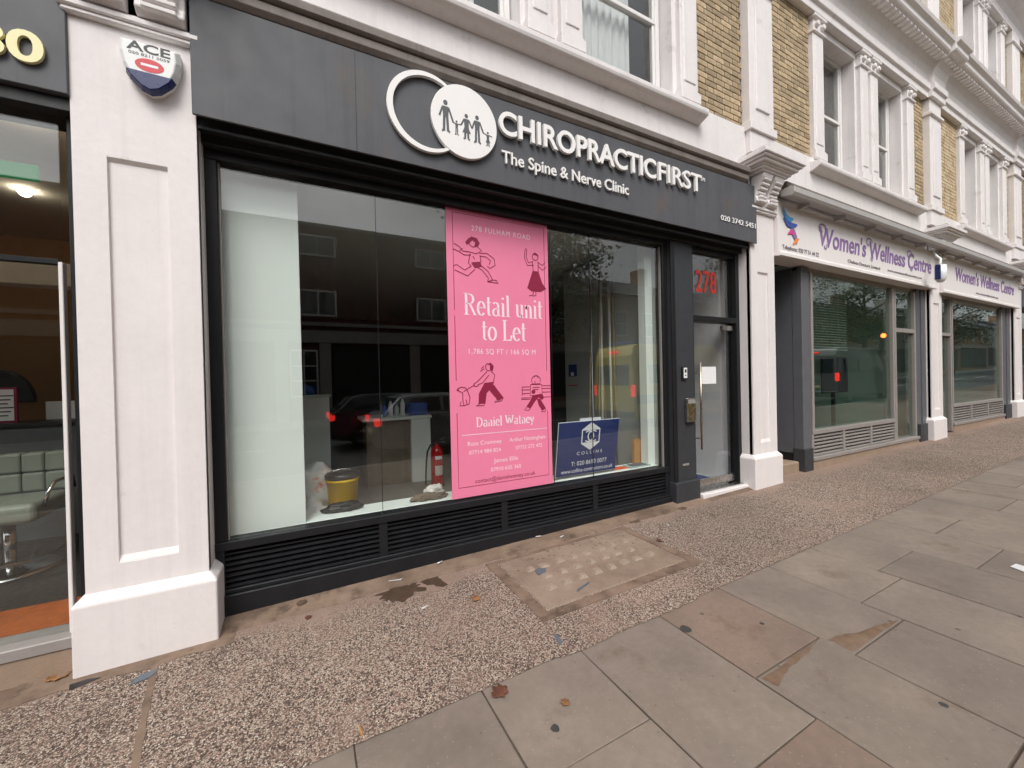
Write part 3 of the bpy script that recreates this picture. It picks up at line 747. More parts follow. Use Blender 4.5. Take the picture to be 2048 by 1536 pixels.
def house(label, x0, x1, pils, bricksL, grp, bricksR, modes, curtain, sill, zg):
    H = thing('terraced_house', label, 'house', ((x0+x1)/2, .3, zg), 'houses of the stucco and brick terrace')
    for a, b in pils: pilaster(H, a, b, G((a+b)/2))
    # plain stucco band above the shop cornice
    box('stucco_band', 'stucco_up', H, x0, x1, .04, .42, 4.20, Z_BRICK, .004)
    lv = ((Z_BRICK, Z_ENT), (8.62, 10.9))
    for li, (za, zb_) in enumerate(lv):
        if bricksL: brick_panel(H, bricksL[0], bricksL[1], za, zb_, modes[0] if li == 0 else 'stuff')
        brick_panel(H, bricksR[0], bricksR[1], za, zb_, modes[1] if li == 0 else 'stuff')
        window_group(H, grp[0], grp[1], za, zb_, curtain if li == 0 else (.4, .5))
        # giant pilasters between the houses
        for a, b in pils:
            m_ = MB().box(a+.0, b+.0, -.03, .4, za-.36 if li == 0 else za, zb_)
            m_.box(a+.12, b-.12, -.05, .0, za+.25, zb_-.5)
            m_.box(a-.03, b+.03, -.06, .4, za-.06, za+.06)
            m_.box(a-.03, b+.03, -.07, .4, zb_-.34, zb_-.28)
            m_.build('upper_pilaster', 'stucco_up', H, .008)
    if sill:
        prof(H, 'sill_course', 'stucco_up', [(.06, Z_SILL-.03), (.0, Z_SILL-.02), (-.06, Z_SILL), (-.10, Z_SILL+.02), (-.11, Z_SILL+.05), (-.11, Z_SILL+.095), (.06, Z_SILL+.13)], sill[0], sill[1], .006)
    # entablature over the first floor: architrave, coved frieze, cornice and blocking course
    ent = [(.42, 7.30), (-.02, 7.30), (-.02, 7.42), (-.06, 7.44), (-.06, 7.56), (-.02, 7.60), (-.03, 7.74), (-.08, 7.86), (-.18, 7.95), (-.34, 7.99), (-.36, 8.02), (-.36, 8.10), (-.42, 8.14), (-.44, 8.20), (-.30, 8.26), (-.02, 8.30), (-.02, 8.50), (-.09, 8.54), (-.09, 8.62), (.42, 8.62)]
    e = prof(H, 'entablature', 'stucco_up', ent, x0, x1, .006)
    d = MB(); n = int((x1-x0)/.16)
    for i in range(n): xx = x0+.05+i*.16; d.box(xx, xx+.08, -.30, -.10, 7.93, 7.985)
    d.build('dentils', 'stucco_up', e)['kind'] = 'stuff'
    for a, b in pils:   # break forward above every pilaster
        pr2 = [(y-.07 if y < .3 else y, z) for y, z in ent]
        prof(H, 'entablature_break', 'stucco_up', pr2, a-.05, b+.05, .006)
    prof(H, 'top_cornice', 'stucco_up', [(.42, 10.9), (-.03, 10.9), (-.03, 11.1), (-.10, 11.2), (-.40, 11.35), (-.45, 11.5), (-.45, 11.62), (-.1, 11.7), (.42, 11.7)], x0, x1)
    box('parapet', 'stucco_up', H, x0, x1, .0, .42, 11.7, 12.2)
    return H
P0, P1, P2, P3 = (-1.20, -.60), (5.43, 5.98), (11.55, 12.14), (17.28, 17.95)
H1 = house('house above the dark grey shopfront, curtained sash windows and yellow brick beside them', -1.2, 5.43, [P0], (-.60, .18), (.18, 4.49), (4.49, 5.43), ('stuff', 'pieces'), (.75, .72), (.02, 4.47), 0)
H2 = house('house above the first purple-lettered white sign, two tall sashes between brick strips', 5.43, 11.55, [P1], (5.98, 7.16), (7.16, 10.98), (10.98, 11.55), ('pieces', 'pieces'), (0, .5), (7.05, 11.1), G(8))
H3 = house('house farthest along the terrace above the second purple-lettered sign', 11.55, 17.28, [P2], (12.14, 13.44), (13.44, 16.93), (16.93, 17.28), ('stuff', 'stuff'), (.5, .6), (13.2, 16.75), G(14))
H4 = house('house at the far right edge of the view, only its white pilaster showing', 17.28, 23.2, [P3], (17.95, 19.2), (19.2, 22.6), (22.6, 23.2), ('stuff', 'stuff'), (.5, .6), (19.0, 22.8), G(20))
H0 = house('house at the left edge, above the shop numbered 80', -7.2, -1.2, [(-7.2, -6.6)], (-6.6, -5.9), (-5.9, -2.4), (-2.4, -1.2), ('stuff', 'stuff'), (.5, .6), (-6.0, -2.3), G(-4))
# rooms behind the upper windows
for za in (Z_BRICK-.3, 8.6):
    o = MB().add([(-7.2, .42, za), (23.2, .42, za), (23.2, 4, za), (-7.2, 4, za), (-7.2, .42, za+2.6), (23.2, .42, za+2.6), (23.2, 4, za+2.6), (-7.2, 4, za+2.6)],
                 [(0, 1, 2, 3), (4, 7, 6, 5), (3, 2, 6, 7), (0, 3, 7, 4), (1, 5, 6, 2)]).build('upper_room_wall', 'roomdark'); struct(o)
rf = box('roof', 'slate', None, -7.2, 23.2, .42, 10, 11.6, 11.8); struct(rf)

# ------------------------------------------------------------------ the dark grey shopfront in the middle
FX0, FX1 = -.60, 5.43
SF = thing('shopfront', 'dark grey painted shopfront with wide glazing and louvred stall riser between white pilasters', 'shopfront', (2.4, .22, .06))
YF, YG = .20, .250                 # frame face and glass
gz0, gz1 = .555, 3.30
# stall riser: bottom plinth, rails, louvre panels
box('plinth_rail', 'darkpaint', SF, FX0, 4.02, .17, .34, -.05, .175, .006)
rail = MB(); rail.box(FX0, 4.02, YF-.01, .33, .49, gz0); rail.box(FX0, 4.02, YF-.005, .33, .175, .205)
split_build(rail, 'riser_rail', 'darkpaint', SF, .005)
div = [-.60, .56, 1.71, 2.84, 3.98]
for i in range(4):
    a, b = div[i], div[i+1]
    a += .055 if i == 0 else .035; b -= .035
    p = box('louvre_panel', 'black', SF, a, b, .30, .33, .205, .49)
    n = 7
    sl = MB().hexa([(a-b+0, .0, -.004), (0, .0, -.004), (0, .075, .022), (a-b, .075, .022), (a-b, .0, .006), (0, .0, .006), (0, .075, .032), (a-b, .075, .032)])
    me = sl.build('s', 'darkpaint'); md = me.data; bpy.data.objects.remove(me)
    for k in range(n): inst('louvre_slat', md, p, (b, YF+.012, .217+k*.040))
mull = MB()
for x in div[1:4]: mull.box(x-.035, x+.035, YF, .33, .205, .49)
mull.box(FX0, FX0+.055, YF, .33, .205, .49); mull.box(3.945, 4.02, YF, .33, .205, .49)
split_build(mull, 'riser_mullion', 'darkpaint', SF, .004)
# glazing frame
box('frame_jamb', 'darkframe', SF, FX0, FX0+.075, YF, .32, gz0, gz1+.02, .005)
box('frame_jamb', 'darkframe', SF, 3.955, 4.03, YF, .32, gz0, gz1+.02, .005)
box('frame_head', 'darkframe', SF, FX0, 5.43, YF-.01, .34, gz1, 3.37, .004)
bead = MB(); bead.box(FX0+.075, FX0+.085, YF+.03, YF+.06, gz0, gz1); bead.box(3.945, 3.955, YF+.03, YF+.06, gz0, gz1)
split_build(bead, 'glazing_bead', 'louvregrey', SF)
panes = [FX0+.075, .567, 2.335, 2.86, 3.955]
for a, b in zip(panes, panes[1:]):
    box('glass_pane', 'pane', SF, a+.002, b-.002, YG, YG+.010, gz0+.001, gz1)
seal = MB()
for x in panes[1:-1]: seal.box(x-.0018, x+.0018, YG-.001, YG+.011, gz0, gz1)
split_build(seal, 'silicone_joint', 'black', SF)
# soffit steps under the fascia
st = MB(); st.box(FX0, 5.43, .12, .36, 3.37, 3.43); st.box(FX0, 5.43, .03, .36, 3.43, 3.50)
split_build(st, 'soffit', 'soffit', SF, .003)
box('soffit_lip', 'darkpaint', SF, FX0, 5.43, .015, .045, 3.405, 3.43, .004)
# grey post between window and door, with its own plinth
post = box('door_post', 'charcoal', SF, 4.035, 4.44, .15, .36, .1, 3.37, .006)
box('post_plinth', 'charcoal', post, 4.02, 4.455, .10, .36, -.05, .36, .008)
box('post_bead', 'darkframe', post, 4.03, 4.10, .135, .155, .37, 3.36, .004)
ic = box('entry_keypad', 'blackplastic', post, 4.19, 4.272, .118, .152, 1.64, 1.80, .006)
box('keypad_face', 'alarmwhite', ic, 4.20, 4.262, .113, .1175, 1.655, 1.785, .003)
kb = MB(); kb.lathe([(.010, 0), (.010, .003), (.006, .004)], (4.231, .1095, 1.69), 12, 'y'); kb.box(4.216, 4.246, .1105, .1135, 1.725, 1.765)
kb.build('keypad_button', 'black', ic)
lt = box('letter_box', 'steel', post, 4.235, 4.40, .10, .152, 1.10, 1.40, .006)
box('letter_flap', 'louvregrey', lt, 4.25, 4.385, .095, .1005, 1.33, 1.385, .003)
lb = box('vent_grille', 'louvregrey', post, 4.19, 4.30, .142, .1505, .55, .575)
# entrance: transom light over a glass door
df = MB(); df.box(4.44, 4.475, .17, .34, .17, 3.37); df.box(5.36, 5.43, .17, .34, .17, 3.37); df.box(4.475, 5.36, .17, .34, 2.40, 2.47)
split_build(df, 'door_frame', 'darkframe', SF, .005)
box('transom_pane', 'pane', SF, 4.475, 5.36, .235, .243, 2.47, 3.30)
text('278', 4.60, 5.02, 2.80, .30, .228, .004, 'number', SF, 'door_number', offset=.012)
dr = MB().box(4.49, 5.345, .235, .247, .30, 2.385).build('glass_door', 'pane_door', SF)
box('door_bottom_rail', 'steel', dr, 4.49, 5.345, .225, .257, .20, .299, .003)
box('door_closer', 'steel', dr, 5.12, 5.34, .21, .262, 2.30, 2.37, .004)
hb = MB(); hb.tube([(4.56, .15, .72), (4.56, .15, 1.86)], .014, 12)
for z in (.86, 1.72): hb.tube([(4.56, .15, z), (4.56, .236, z)], .009, 8)
hb.build('pull_handle', 'brass', dr)
box('door_notice', 'paper', dr, 4.66, 4.98, .229, .2315, 1.57, 1.80)
box('threshold', 'stucco', SF, 4.46, 5.43, .06, .36, .0, .165, .008)
box('threshold_strip', 'steel', SF, 4.45, 5.42, .12, .30, .166, .178, .002)

# ------------------------------------------------------------------ fascia sign
SG = thing('shop_sign', 'wide dark grey fascia sign with raised white lettering and family logo', 'shop sign', (2.45, .0, 3.46))
fb = [(.36, 3.5), (-.045, 3.46), (-.045, 3.475), (-.055, 4.235), (.36, 4.235)]
fix_normals(MB().prof_x([(.30, 3.505), (-.030, 3.505), (-.030, 3.46), (-.048, 3.46), (-.050, 4.235), (.30, 4.235)], FX0-.012, 5.50).build('sign_board', 'fasciagrey', SG, .003))
box('board_joint', 'soffit', SG, .395, .398, -.0515, -.045, 3.465, 4.23)
YS = -.053
def yl(d): return YS-d
text('CHIROPRACTIC', 1.60, 3.56, 3.905, .215, yl(.040), .030, 'lettering', SG, offset=.028, split=True)
text('FIRST', 3.60, 4.33, 3.905, .215, yl(.040), .030, 'lettering', SG, offset=.012, split=True)
text('TM', 4.35, 4.43, 4.07, .045, yl(.010), .008, 'lettering', SG)
text('The Spine & Nerve Clinic', 1.63, 3.16, 3.655, .115, yl(.022), .016, 'lettering', SG, offset=.012, split=True)
text('020 3742 5451', 4.73, 5.46, 3.655, .068, yl(.006), .004, 'lettering', SG, offset=.012)
# crescent and disc with a row of five people
ring = MB(); n = 48; cx, cz, ro = .945, 3.90, .325
out = []; inn = []
for i in range(n+1):
    a = R(38+(322-38)*i/n); th = .018+.030*math.sin(math.pi*i/n)
    out.append((cx+ro*math.cos(a), cz+ro*math.sin(a))); inn.append((cx+(ro-th)*math.cos(a), cz+(ro-th)*math.sin(a)))
ring.prof_y(out+inn[::-1], yl(.034), yl(.004))
fix_normals(ring.build('logo_crescent', 'lettering', SG))
disc = MB().prof_y([(1.275+.30*math.cos(2*math.pi*i/64), 3.905+.31*math.sin(2*math.pi*i/64)) for i in range(64)], yl(.038), yl(.004)).build('logo_disc', 'lettering', SG, .003)
fix_normals(disc)
def figure(xc, zf, h, skirt, armL, armR):
    m_ = MB(); y = yl(.0395); w = h*.11
    m_.poly([(xc+.075*h*math.cos(a*math.pi/6), zf+h*.92+.085*h*math.sin(a*math.pi/6)) for a in range(12)], y)
    m_.poly([(xc-w, zf+.80*h), (xc+w, zf+.80*h), (xc+w*.8, zf+.46*h), (xc-w*.8, zf+.46*h)][::-1], y)
    if skirt: m_.poly([(xc-w*.7, zf+.5*h), (xc+w*.7, zf+.5*h), (xc+w*1.6, zf+.24*h), (xc-w*1.6, zf+.24*h)][::-1], y-.0006)
    for s_ in (-1, 1):
        m_.ribbon([(xc+s_*w*.45, zf+.47*h), (xc+s_*w*.62, zf+.02*h), (xc+s_*w*1.25, zf)], h*.085, y-.0003)
    m_.ribbon([(xc-w*.9, zf+.77*h), armL], h*.06, y-.0009); m_.ribbon([(xc+w*.9, zf+.77*h), armR], h*.06, y-.0012)
    m_.build('logo_figure', 'logodark', disc)
figure(1.10, 3.78, .26, False, (1.045, 3.90), (1.165, 3.87))
figure(1.195, 3.775, .12, False, (1.165, 3.87), (1.235, 3.87))
figure(1.285, 3.76, .215, True, (1.235, 3.87), (1.335, 3.865))
figure(1.385, 3.755, .235, False, (1.335, 3.865), (1.44, 3.855))
figure(1.485, 3.75, .125, True, (1.44, 3.855), (1.525, 3.84))
# lead-dressed cornice over the fascia (part of the house)
lead = [(.10, 4.245), (-.04, 4.245), (-.075, 4.275), (-.082, 4.325), (-.065, 4.335), (-.065, 4.345), (-.11, 4.352), (-.118, 4.40), (-.112, 4.415), (.10, 4.445)]
fix_normals(MB().prof_x(lead, FX0, 5.295).build('shop_cornice', 'lead', H1, .003))
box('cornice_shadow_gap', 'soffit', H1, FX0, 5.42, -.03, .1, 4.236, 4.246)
fix_normals(MB().prof_x(lead, 6.12, 11.40).build('shop_cornice', 'lead', H2, .003))
fix_normals(MB().prof_x(lead, 12.3, 17.1).build('shop_cornice', 'lead', H3, .003))

# ------------------------------------------------------------------ room behind the glass
def room(name, x0, x1, y0, y1, z0, z1, wall, floor, ceil, left=True, right=True):
    m_ = MB()
    if left: m_.add([(x0, y0, z0), (x0, y1, z0), (x0, y1, z1), (x0, y0, z1)], [(0, 1, 2, 3)])
    if right: m_.add([(x1, y0, z0), (x1, y1, z0), (x1, y1, z1), (x1, y0, z1)], [(3, 2, 1, 0)])
    m_.add([(x0, y1, z0), (x1, y1, z0), (x1, y1, z1), (x0, y1, z1)], [(0, 1, 2, 3)])
    struct(m_.build(name+'_wall', wall))
    struct(MB().add([(x0, y0, z0), (x1, y0, z0), (x1, y1, z0), (x0, y1, z0)], [(0, 1, 2, 3)]).build(name+'_floor', floor))
    struct(MB().add([(x0, y0, z1), (x1, y0, z1), (x1, y1, z1), (x0, y1, z1)], [(3, 2, 1, 0)]).build(name+'_ceiling', ceil))
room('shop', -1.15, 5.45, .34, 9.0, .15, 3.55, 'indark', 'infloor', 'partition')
struct(box('shop_bounce_lining', 'partition', None, -1.14, -1.12, .40, 6.0, .15, 3.54))  # pale lining added over the dark left wall to bounce daylight into the room
pw = MB(); pw.box(3.98, 4.10, .34, 2.35, .15, 3.5); pw.build('partition_wall', 'wallgrey', None, .003)['kind'] = 'structure'
struct(box('partition_nib', 'whiteboard', None, 3.86, 3.98, .40, .52, .56, 3.5))
cw = MB(); cw.box(4.101, 5.44, 1.4, 1.48, .15, 3.5); cw.box(5.40, 5.44, .36, 1.4, .15, 3.5); struct(cw.build('corridor_wall', 'corridor'))
box('corridor_skirting', 'doorgrey', None, 4.101, 5.40, 1.385, 1.399, .17, .30)['kind'] = 'structure'
pq = box('wall_plaque', 'kraft', None, 4.62, 4.76, 1.385, 1.399, 1.86, 1.99); tag(pq, 'small brown plaque on the corridor wall seen through the glass door', 'plaque')
struct(box('corridor_floor', 'ceramic', None, 4.101, 5.40, .37, 1.38, .151, .16))
mtt = MB().box(4.6, 5.3, .6, 1.2, .161, .175).build('door_mat', 'navy', None, .004); tag(mtt, 'blue patterned mat on the floor inside the glass door', 'door mat')
struct(box('window_board', 'whiteboard', None, -1.1, 3.97, .345, .60, .50, .556, .004))
bd = MB().box(-.62, -.02, .345, .37, .557, 3.50).build('display_board', 'whiteboard', None, .003)
tag(bd, 'tall plain white board standing behind the glass at its left end', 'board')

# ------------------------------------------------------------------ pink letting poster
PX0, PX1, PZ0, PZ1 = 1.20, 2.315, .575, 3.345
PO = thing('poster', 'tall pink letting poster with white lettering and maroon drawings on the window', 'poster', (1.76, .246, .575))
box('sheet', 'pink', PO, PX0-.01, PX1-.01, .246, .2485, PZ0, 3.298)
YP = .2445
W_, H_ = PX1-PX0, PZ1-PZ0
def pu(u, v): return (PX0+W_*u, PZ1-H_*v)      # u across, v down, both 0..1
b_ = MB()
def frame_line(pts, w=.006): b_.ribbon([pu(*p) for p in pts], w, YP)
frame_line([(.05, .36), (.05, .03), (.95, .03), (.95, .57)])
frame_line([(.05, .71), (.05, .965), (.95, .965), (.95, .72)]); frame_line([(.05, .38), (.05, .60)])
b_.build('border_line', 'maroon', PO)
def ptext(s, u0, u1, v, cap, mt='posterwhite', **k):
    x0, zb = pu(u0, v); x1, _ = pu(u1, v); return text(s, x0, x1, zb, cap, YP, 0, mt, PO, **k)
ptext('278 FULHAM ROAD', .22, .80, .082, .052, spacing=1.2)
x0, zb = pu(.13, .373); x1, _ = pu(.92, .373); serif('Retail unit', x0, x1, zb, .20, YP, 'posterwhite', PO)
x0, zb = pu(.29, .459); x1, _ = pu(.74, .459); serif('to Let', x0, x1, zb, .20, YP, 'posterwhite', PO)
ptext('1,786 SQ FT / 166 SQ M', .17, .83, .508, .052, spacing=1.15)
x0, zb = pu(.22, .762); x1, _ = pu(.80, .762); serif('Daniel Watney', x0, x1, zb, .090, YP, 'posterwhite', PO, .14, .07)
ln = MB().ribbon([pu(.09, .787), pu(.94, .787)], .006, YP).build('rule', 'posterwhite', PO)
ptext('Ross Crumney', .14, .46, .825, .042); ptext('07714 984 824', .15, .45, .855, .038)
ptext('Arthur Nottingham', .54, .92, .825, .042); ptext('07732 272 472', .60, .88, .855, .038)
ptext('James Ellis', .38, .62, .893, .042); ptext('07910 635 365', .35, .65, .923, .038)
ptext('contact@danielwatney.co.uk', .20, .80, .956, .040, 'maroon')
# drawings, each a set of pen strokes and flat fills in its own box
def drawing(name, u0, v0, su, sv, strokes, fills, w=.008):
    m_ = MB()
    T = lambda p: pu(u0+su*p[0], v0+sv*p[1])
    for k, f in enumerate(fills):
        pts = [T(p) for p in f]
        ar = sum(pts[i][0]*pts[(i+1) % len(pts)][1]-pts[(i+1) % len(pts)][0]*pts[i][1] for i in range(len(pts)))
        m_.poly(pts if ar > 0 else pts[::-1], YP-.0002*k)
    for s_ in strokes: m_.ribbon([T(p) for p in s_], w, YP-.0006)
    m_.build(name, 'maroon', PO)
def ell(cx, cy, rx, ry, a0=0, a1=360, n=16): return [(cx+rx*math.cos(R(a0+(a1-a0)*i/n)), cy+ry*math.sin(R(a0+(a1-a0)*i/n))) for i in range(n+1)]
# someone running, hair flying
drawing('drawing_runner', .05, .10, .42, .16,
  [ell(.44, .14, .10, .10, 30, 330), [(.50, .20), (.62, .30), (.50, .38), (.36, .36)], [(.36, .36), (.20, .36), (.14, .28), (.02, .22)], [(.38, .42), (.24, .44), (.12, .38), (.0, .34)],
   [(.56, .36), (.74, .34), (.90, .44), (.92, .58), (.80, .66), (.74, .62)], [(.58, .42), (.72, .42), (.82, .50), (.78, .58)], [(.36, .40), (.32, .60), (.38, .66)], [(.58, .40), (.60, .56)],
   [(.38, .66), (.24, .76), (.06, .66), (.0, .70)], [(.46, .72), (.30, .88), (.02, .78)], [(.40, .62), (.62, .72), (.76, .88), (.74, .96)], [(.60, .62), (.76, .74), (.86, .92)], [(.74, .96), (.98, .97), (.94, .91), (.86, .91), (.74, .96)], [(.20, .30), (.14, .36)], [(.42, .44), (.46, .50)]],
  [[(.40, .02), (.52, .04), (.58, .14), (.54, .22), (.46, .22), (.48, .14), (.42, .10), (.36, .16), (.30, .22), (.26, .16), (.32, .08)], [(.38, .58), (.58, .54), (.62, .64), (.46, .70)]])
# someone with raised arms and a dark skirt
drawing('drawing_dancer', .73, .115, .24, .175,
  [ell(.5, .16, .13, .07), [(.40, .26), (.20, .30), (.10, .18), (.14, .04)], [(.42, .34), (.14, .36), (.02, .20), (.06, .04)], [(.60, .26), (.82, .32), (.96, .24)], [(.60, .34), (.84, .42), (1.0, .34)],
   [(.38, .26), (.40, .46)], [(.64, .26), (.62, .46)], [(.40, .90), (.36, .98), (.20, 1.0)], [(.50, .90), (.50, .98), (.36, 1.0)], [(.06, .04), (.10, .0), (.14, .04)]],
  [[(.38, .46), (.64, .46), (.80, .70), (.98, .82), (.70, .90), (.30, .90), (.12, .84), (.24, .66)], [(.38, .10), (.5, .06), (.64, .10), (.66, .16), (.56, .12), (.46, .12)]])
# a walker with a small dog on a lead
drawing('drawing_walker', .05, .535, .46, .155,
  [ell(.66, .12, .07, .09, -40, 250), [(.62, .22), (.46, .40), (.40, .46)], [(.66, .30), (.52, .48), (.42, .52)], [(.70, .22), (.78, .30), (.74, .50)], [(.40, .46), (.34, .50), (.36, .56), (.44, .54)], [(.36, .52), (.14, .66)],
   [(.02, .60), (.10, .56), (.18, .58), (.22, .66), (.26, .80), (.24, .94), (.14, .97), (.12, .86)], [(.02, .60), (.06, .66), (.12, .68), (.12, .86)], [(.14, .97), (.06, .97), (.08, .88)], [(.18, .84), (.20, .94)], [(.0, .62), (.04, .64)],
   [(.46, .94), (.38, .99), (.54, .99), (.55, .94)], [(.82, .86), (.76, .93), (.92, .90), (.94, .84)], [(.56, .10), (.50, .16)], [(.56, .16), (.48, .22)]],
  [[(.56, .48), (.76, .46), (.72, .58), (.60, .72), (.57, .95), (.43, .95), (.44, .72)], [(.75, .52), (.84, .66), (.96, .84), (.84, .90), (.72, .74), (.66, .66)], [(.62, .06), (.70, .02), (.76, .10), (.74, .22), (.68, .18), (.68, .08)]])
# someone reading on a bench
drawing('drawing_reader', .68, .585, .30, .135,
  [ell(.50, .12, .15, .10, 180, 360), [(.34, .12), (.36, .24), (.64, .24), (.66, .12)], [(.44, .08), (.44, .02), (.56, .02), (.56, .08)], [(.30, .26), (.70, .26), (.72, .56), (.28, .56), (.30, .26)], [(.0, .32), (.28, .32)], [(.0, .40), (.28, .40)], [(.0, .50), (.28, .50)], [(.0, .32), (.0, .56)],
   [(.72, .30), (1.04, .30)], [(.72, .38), (1.04, .38)], [(.72, .48), (1.04, .48)], [(-.04, .62), (.30, .62)], [(.70, .62), (1.04, .62)], [(-.04, .66), (.28, .66)], [(.38, .34), (.62, .34)], [(.40, .40), (.58, .40)],
   [(.16, .88), (.06, .94), (.20, .97), (.28, .92)], [(.72, .96), (.66, 1.02), (.80, 1.03), (.84, .96)], [(.46, .16), (.46, .22)]],
  [[(.36, .56), (.70, .52), (.78, .62), (.72, .70), (.58, .62), (.46, .72), (.28, .92), (.14, .86), (.28, .70)], [(.52, .66), (.64, .66), (.84, .94), (.70, 1.0), (.58, .84)], ell(.40, .46, .07, .06)[:-1]], .007)

# ------------------------------------------------------------------ blue contractor board
CB = thing('contractor_sign', 'blue contractor board with white hexagon emblem propped inside the window', 'sign board', (2.8, .275, .56))
box('board', 'navy', CB, 2.395, 3.245, .275, .279, .592, 1.205)
box('board_edge', 'printwhite', CB, 2.39, 3.25, .2805, .286, .585, 1.212)
yc = .2735
text('COLLINS', 2.66, 3.02, .822, .038, yc, 0, 'printwhite', CB, spacing=1.6)
text('T: 020 8690 0077', 2.59, 3.10, .70, .052, yc, 0, 'printwhite', CB)
text('www.collins-contractors.co.uk', 2.46, 3.20, .622, .046, yc, 0, 'printwhite', CB, offset=.012)
em = MB(); ex, ez, er = 2.84, 1.03, .155
hx = [(ex+er*.92*math.sin(R(60*i)), ez+er*math.cos(R(60*i))) for i in range(6)]
em.ribbon(hx, .016, yc, closed=True)
em.poly([hx[5], (ex-.11, ez+.07), (ex+.11, ez+.07), hx[1], hx[0]][::-1], yc-.0003); em.poly([hx[2], (ex+.11, ez-.07), (ex-.11, ez-.07), hx[4], hx[3]][::-1], yc-.0003)
em.ribbon([(ex+.07*math.cos(R(a))-.03, ez+.062*math.sin(R(a))) for a in range(130, -131, -13)], .015, yc-.0006)
em.ribbon([(ex-.07*math.cos(R(a))+.03, ez+.062*math.sin(R(a))) for a in range(130, -131, -13)], .015, yc-.0009)
em.build('emblem', 'printwhite', CB)
box('top_tab', 'printwhite', CB, 2.68, 2.98, .288, .292, 1.206, 1.24)

# ------------------------------------------------------------------ things standing inside
fl = .15
def lump(name, mt, c, r, seed, amp=.25, flat=True, at=None, n=4):
    bm = bmesh.new(); bmesh.ops.create_icosphere(bm, subdivisions=n, radius=1)
    for v in bm.verts:
        d = v.co.normalized(); k = 1+amp*mnoise.noise(d*1.6+Vector((seed, 0, 0)))+amp*.5*mnoise.noise(d*3.6+Vector((0, seed, 0)))+amp*.3*abs(mnoise.noise(d*8+Vector((0, seed, 2))))
        v.co = Vector((d.x*r[0], d.y*r[1], d.z*r[2]))*k
        if flat and v.co.z < -r[2]*.72: v.co.z = -r[2]*.72
    zs = min(v.co.z for v in bm.verts)
    me = bpy.data.meshes.new(name); bm.to_mesh(me); bm.free()
    for p in me.polygons: p.use_smooth = True
    me.materials.append(MATS[mt]); o = bpy.data.objects.new(name, me); C.objects.link(o)
    o.location = (c[0], c[1], c[2]-zs); return o
o = lump('rubble_sack', 'sack', (.05, 1.0, .52), (.19, .16, .22), 3.1, .3); tag(o, 'crumpled white sack with orange print, above the other sack by the white board', 'sack')
o = lump('rubble_sack', 'sackplain', (.06, .80, fl), (.17, .14, .26), 8.7, .3); tag(o, 'plain white sack lowest beside the yellow bucket', 'sack')
o = lump('rubble_sack', 'sackplain', (.05, 1.02, fl), (.20, .18, .26), 5.2, .25); tag(o, 'white sack underneath the orange printed sack', 'sack')
bk = thing('bucket', 'yellow plastic bucket with a black lid behind the window board', 'bucket', (.30, .90, fl+.19))
MB().lathe([(.105, 0), (.115, .02), (.145, .40), (.155, .405), (.155, .43), (.14, .43)], (.30, .90, fl+.19), 28).build('tub', 'yellow', bk)
MB().lathe([(.150, .432), (.162, .436), (.162, .47), (.14, .485), (.02, .49)], (.30, .90, fl+.19), 28).build('lid', 'blackplastic', bk)
hd = MB(); hd.tube([(.30+.16*math.cos(R(a)),   .90+.05, fl+.60+.09*math.sin(R(a))) for a in range(0, 181, 15)], .005, 8); hd.build('handle', 'steel', bk)
o = box('timber_crate', 'kraft', None, .10, .50, .72, 1.08, fl, fl+.188, .004); tag(o, 'low wooden crate carrying the yellow bucket', 'crate')
o = lump('black_cloth', 'black', (.27, .50, .556), (.15, .055, .05), 2.2, .3); tag(o, 'bunched black cloth lying on the window board before the bucket', 'cloth')
o = lump('dust_rag', 'rag', (1.02, .44, .556), (.16, .06, .035), 4.4, .4); tag(o, 'grey brown rag on the window board beside the poster', 'rag')
o = lump('work_glove', 'ragstripe', (1.10, .52, .57), (.09, .05, .055), 6.4, .4); tag(o, 'pale striped work glove lying on the rag', 'glove')
# fire extinguisher
ex_ = thing('fire_extinguisher', 'red fire extinguisher with black hose standing by the desk', 'fire extinguisher', (1.70, 2.42, fl))
X, Y = 1.70, 2.42
MB().lathe([(.085, 0), (.092, .015), (.092, .47), (.085, .52), (.06, .56), (.028, .585), (.024, .62)], (X, Y, fl+.01), 28).build('cylinder', 'red', ex_)
MB().lathe([(.094, 0), (.096, .01), (.094, .03)], (X, Y, fl), 28).build('base_ring', 'black', ex_)
hdm = MB().box(X-.02, X+.02, Y-.02, Y+.02, fl+.62, fl+.66); hdm.tube([(X, Y, fl+.655), (X+.05, Y-.04, fl+.70), (X+.10, Y-.08, fl+.71)], .010, 8); hdm.tube([(X, Y, fl+.64), (X+.06, Y-.04, fl+.65), (X+.10, Y-.08, fl+.645)], .009, 8)
hdm.build('valve', 'black', ex_)
hs_ = MB(); hs_.tube([(X-.02, Y, fl+.63), (X-.10, Y-.02, fl+.61), (X-.15, Y-.03, fl+.52), (X-.17, Y-.03, fl+.36), (X-.18, Y-.03, fl+.18), (X-.185, Y-.03, fl+.05)], .012, 8); hs_.build('hose', 'black', ex_)
lm = MB(); vs = []
for i in range(9):
    a = R(235+i*9); vs += [(X+.0945*math.cos(a), Y+.0945*math.sin(a), fl+.17), (X+.0945*math.cos(a), Y+.0945*math.sin(a), fl+.31)]
lm.add(vs, [(2*i, 2*i+2, 2*i+3, 2*i+1) for i in range(8)], True).build('instruction_label', 'ragstripe', ex_)
lm = MB(); vs = []
for i in range(9):
    a = R(238+i*8); vs += [(X+.0945*math.cos(a), Y+.0945*math.sin(a), fl+.40), (X+.0945*math.cos(a), Y+.0945*math.sin(a), fl+.45)]
lm.add(vs, [(2*i, 2*i+2, 2*i+3, 2*i+1) for i in range(8)], True).build('name_label', 'printwhite', ex_)
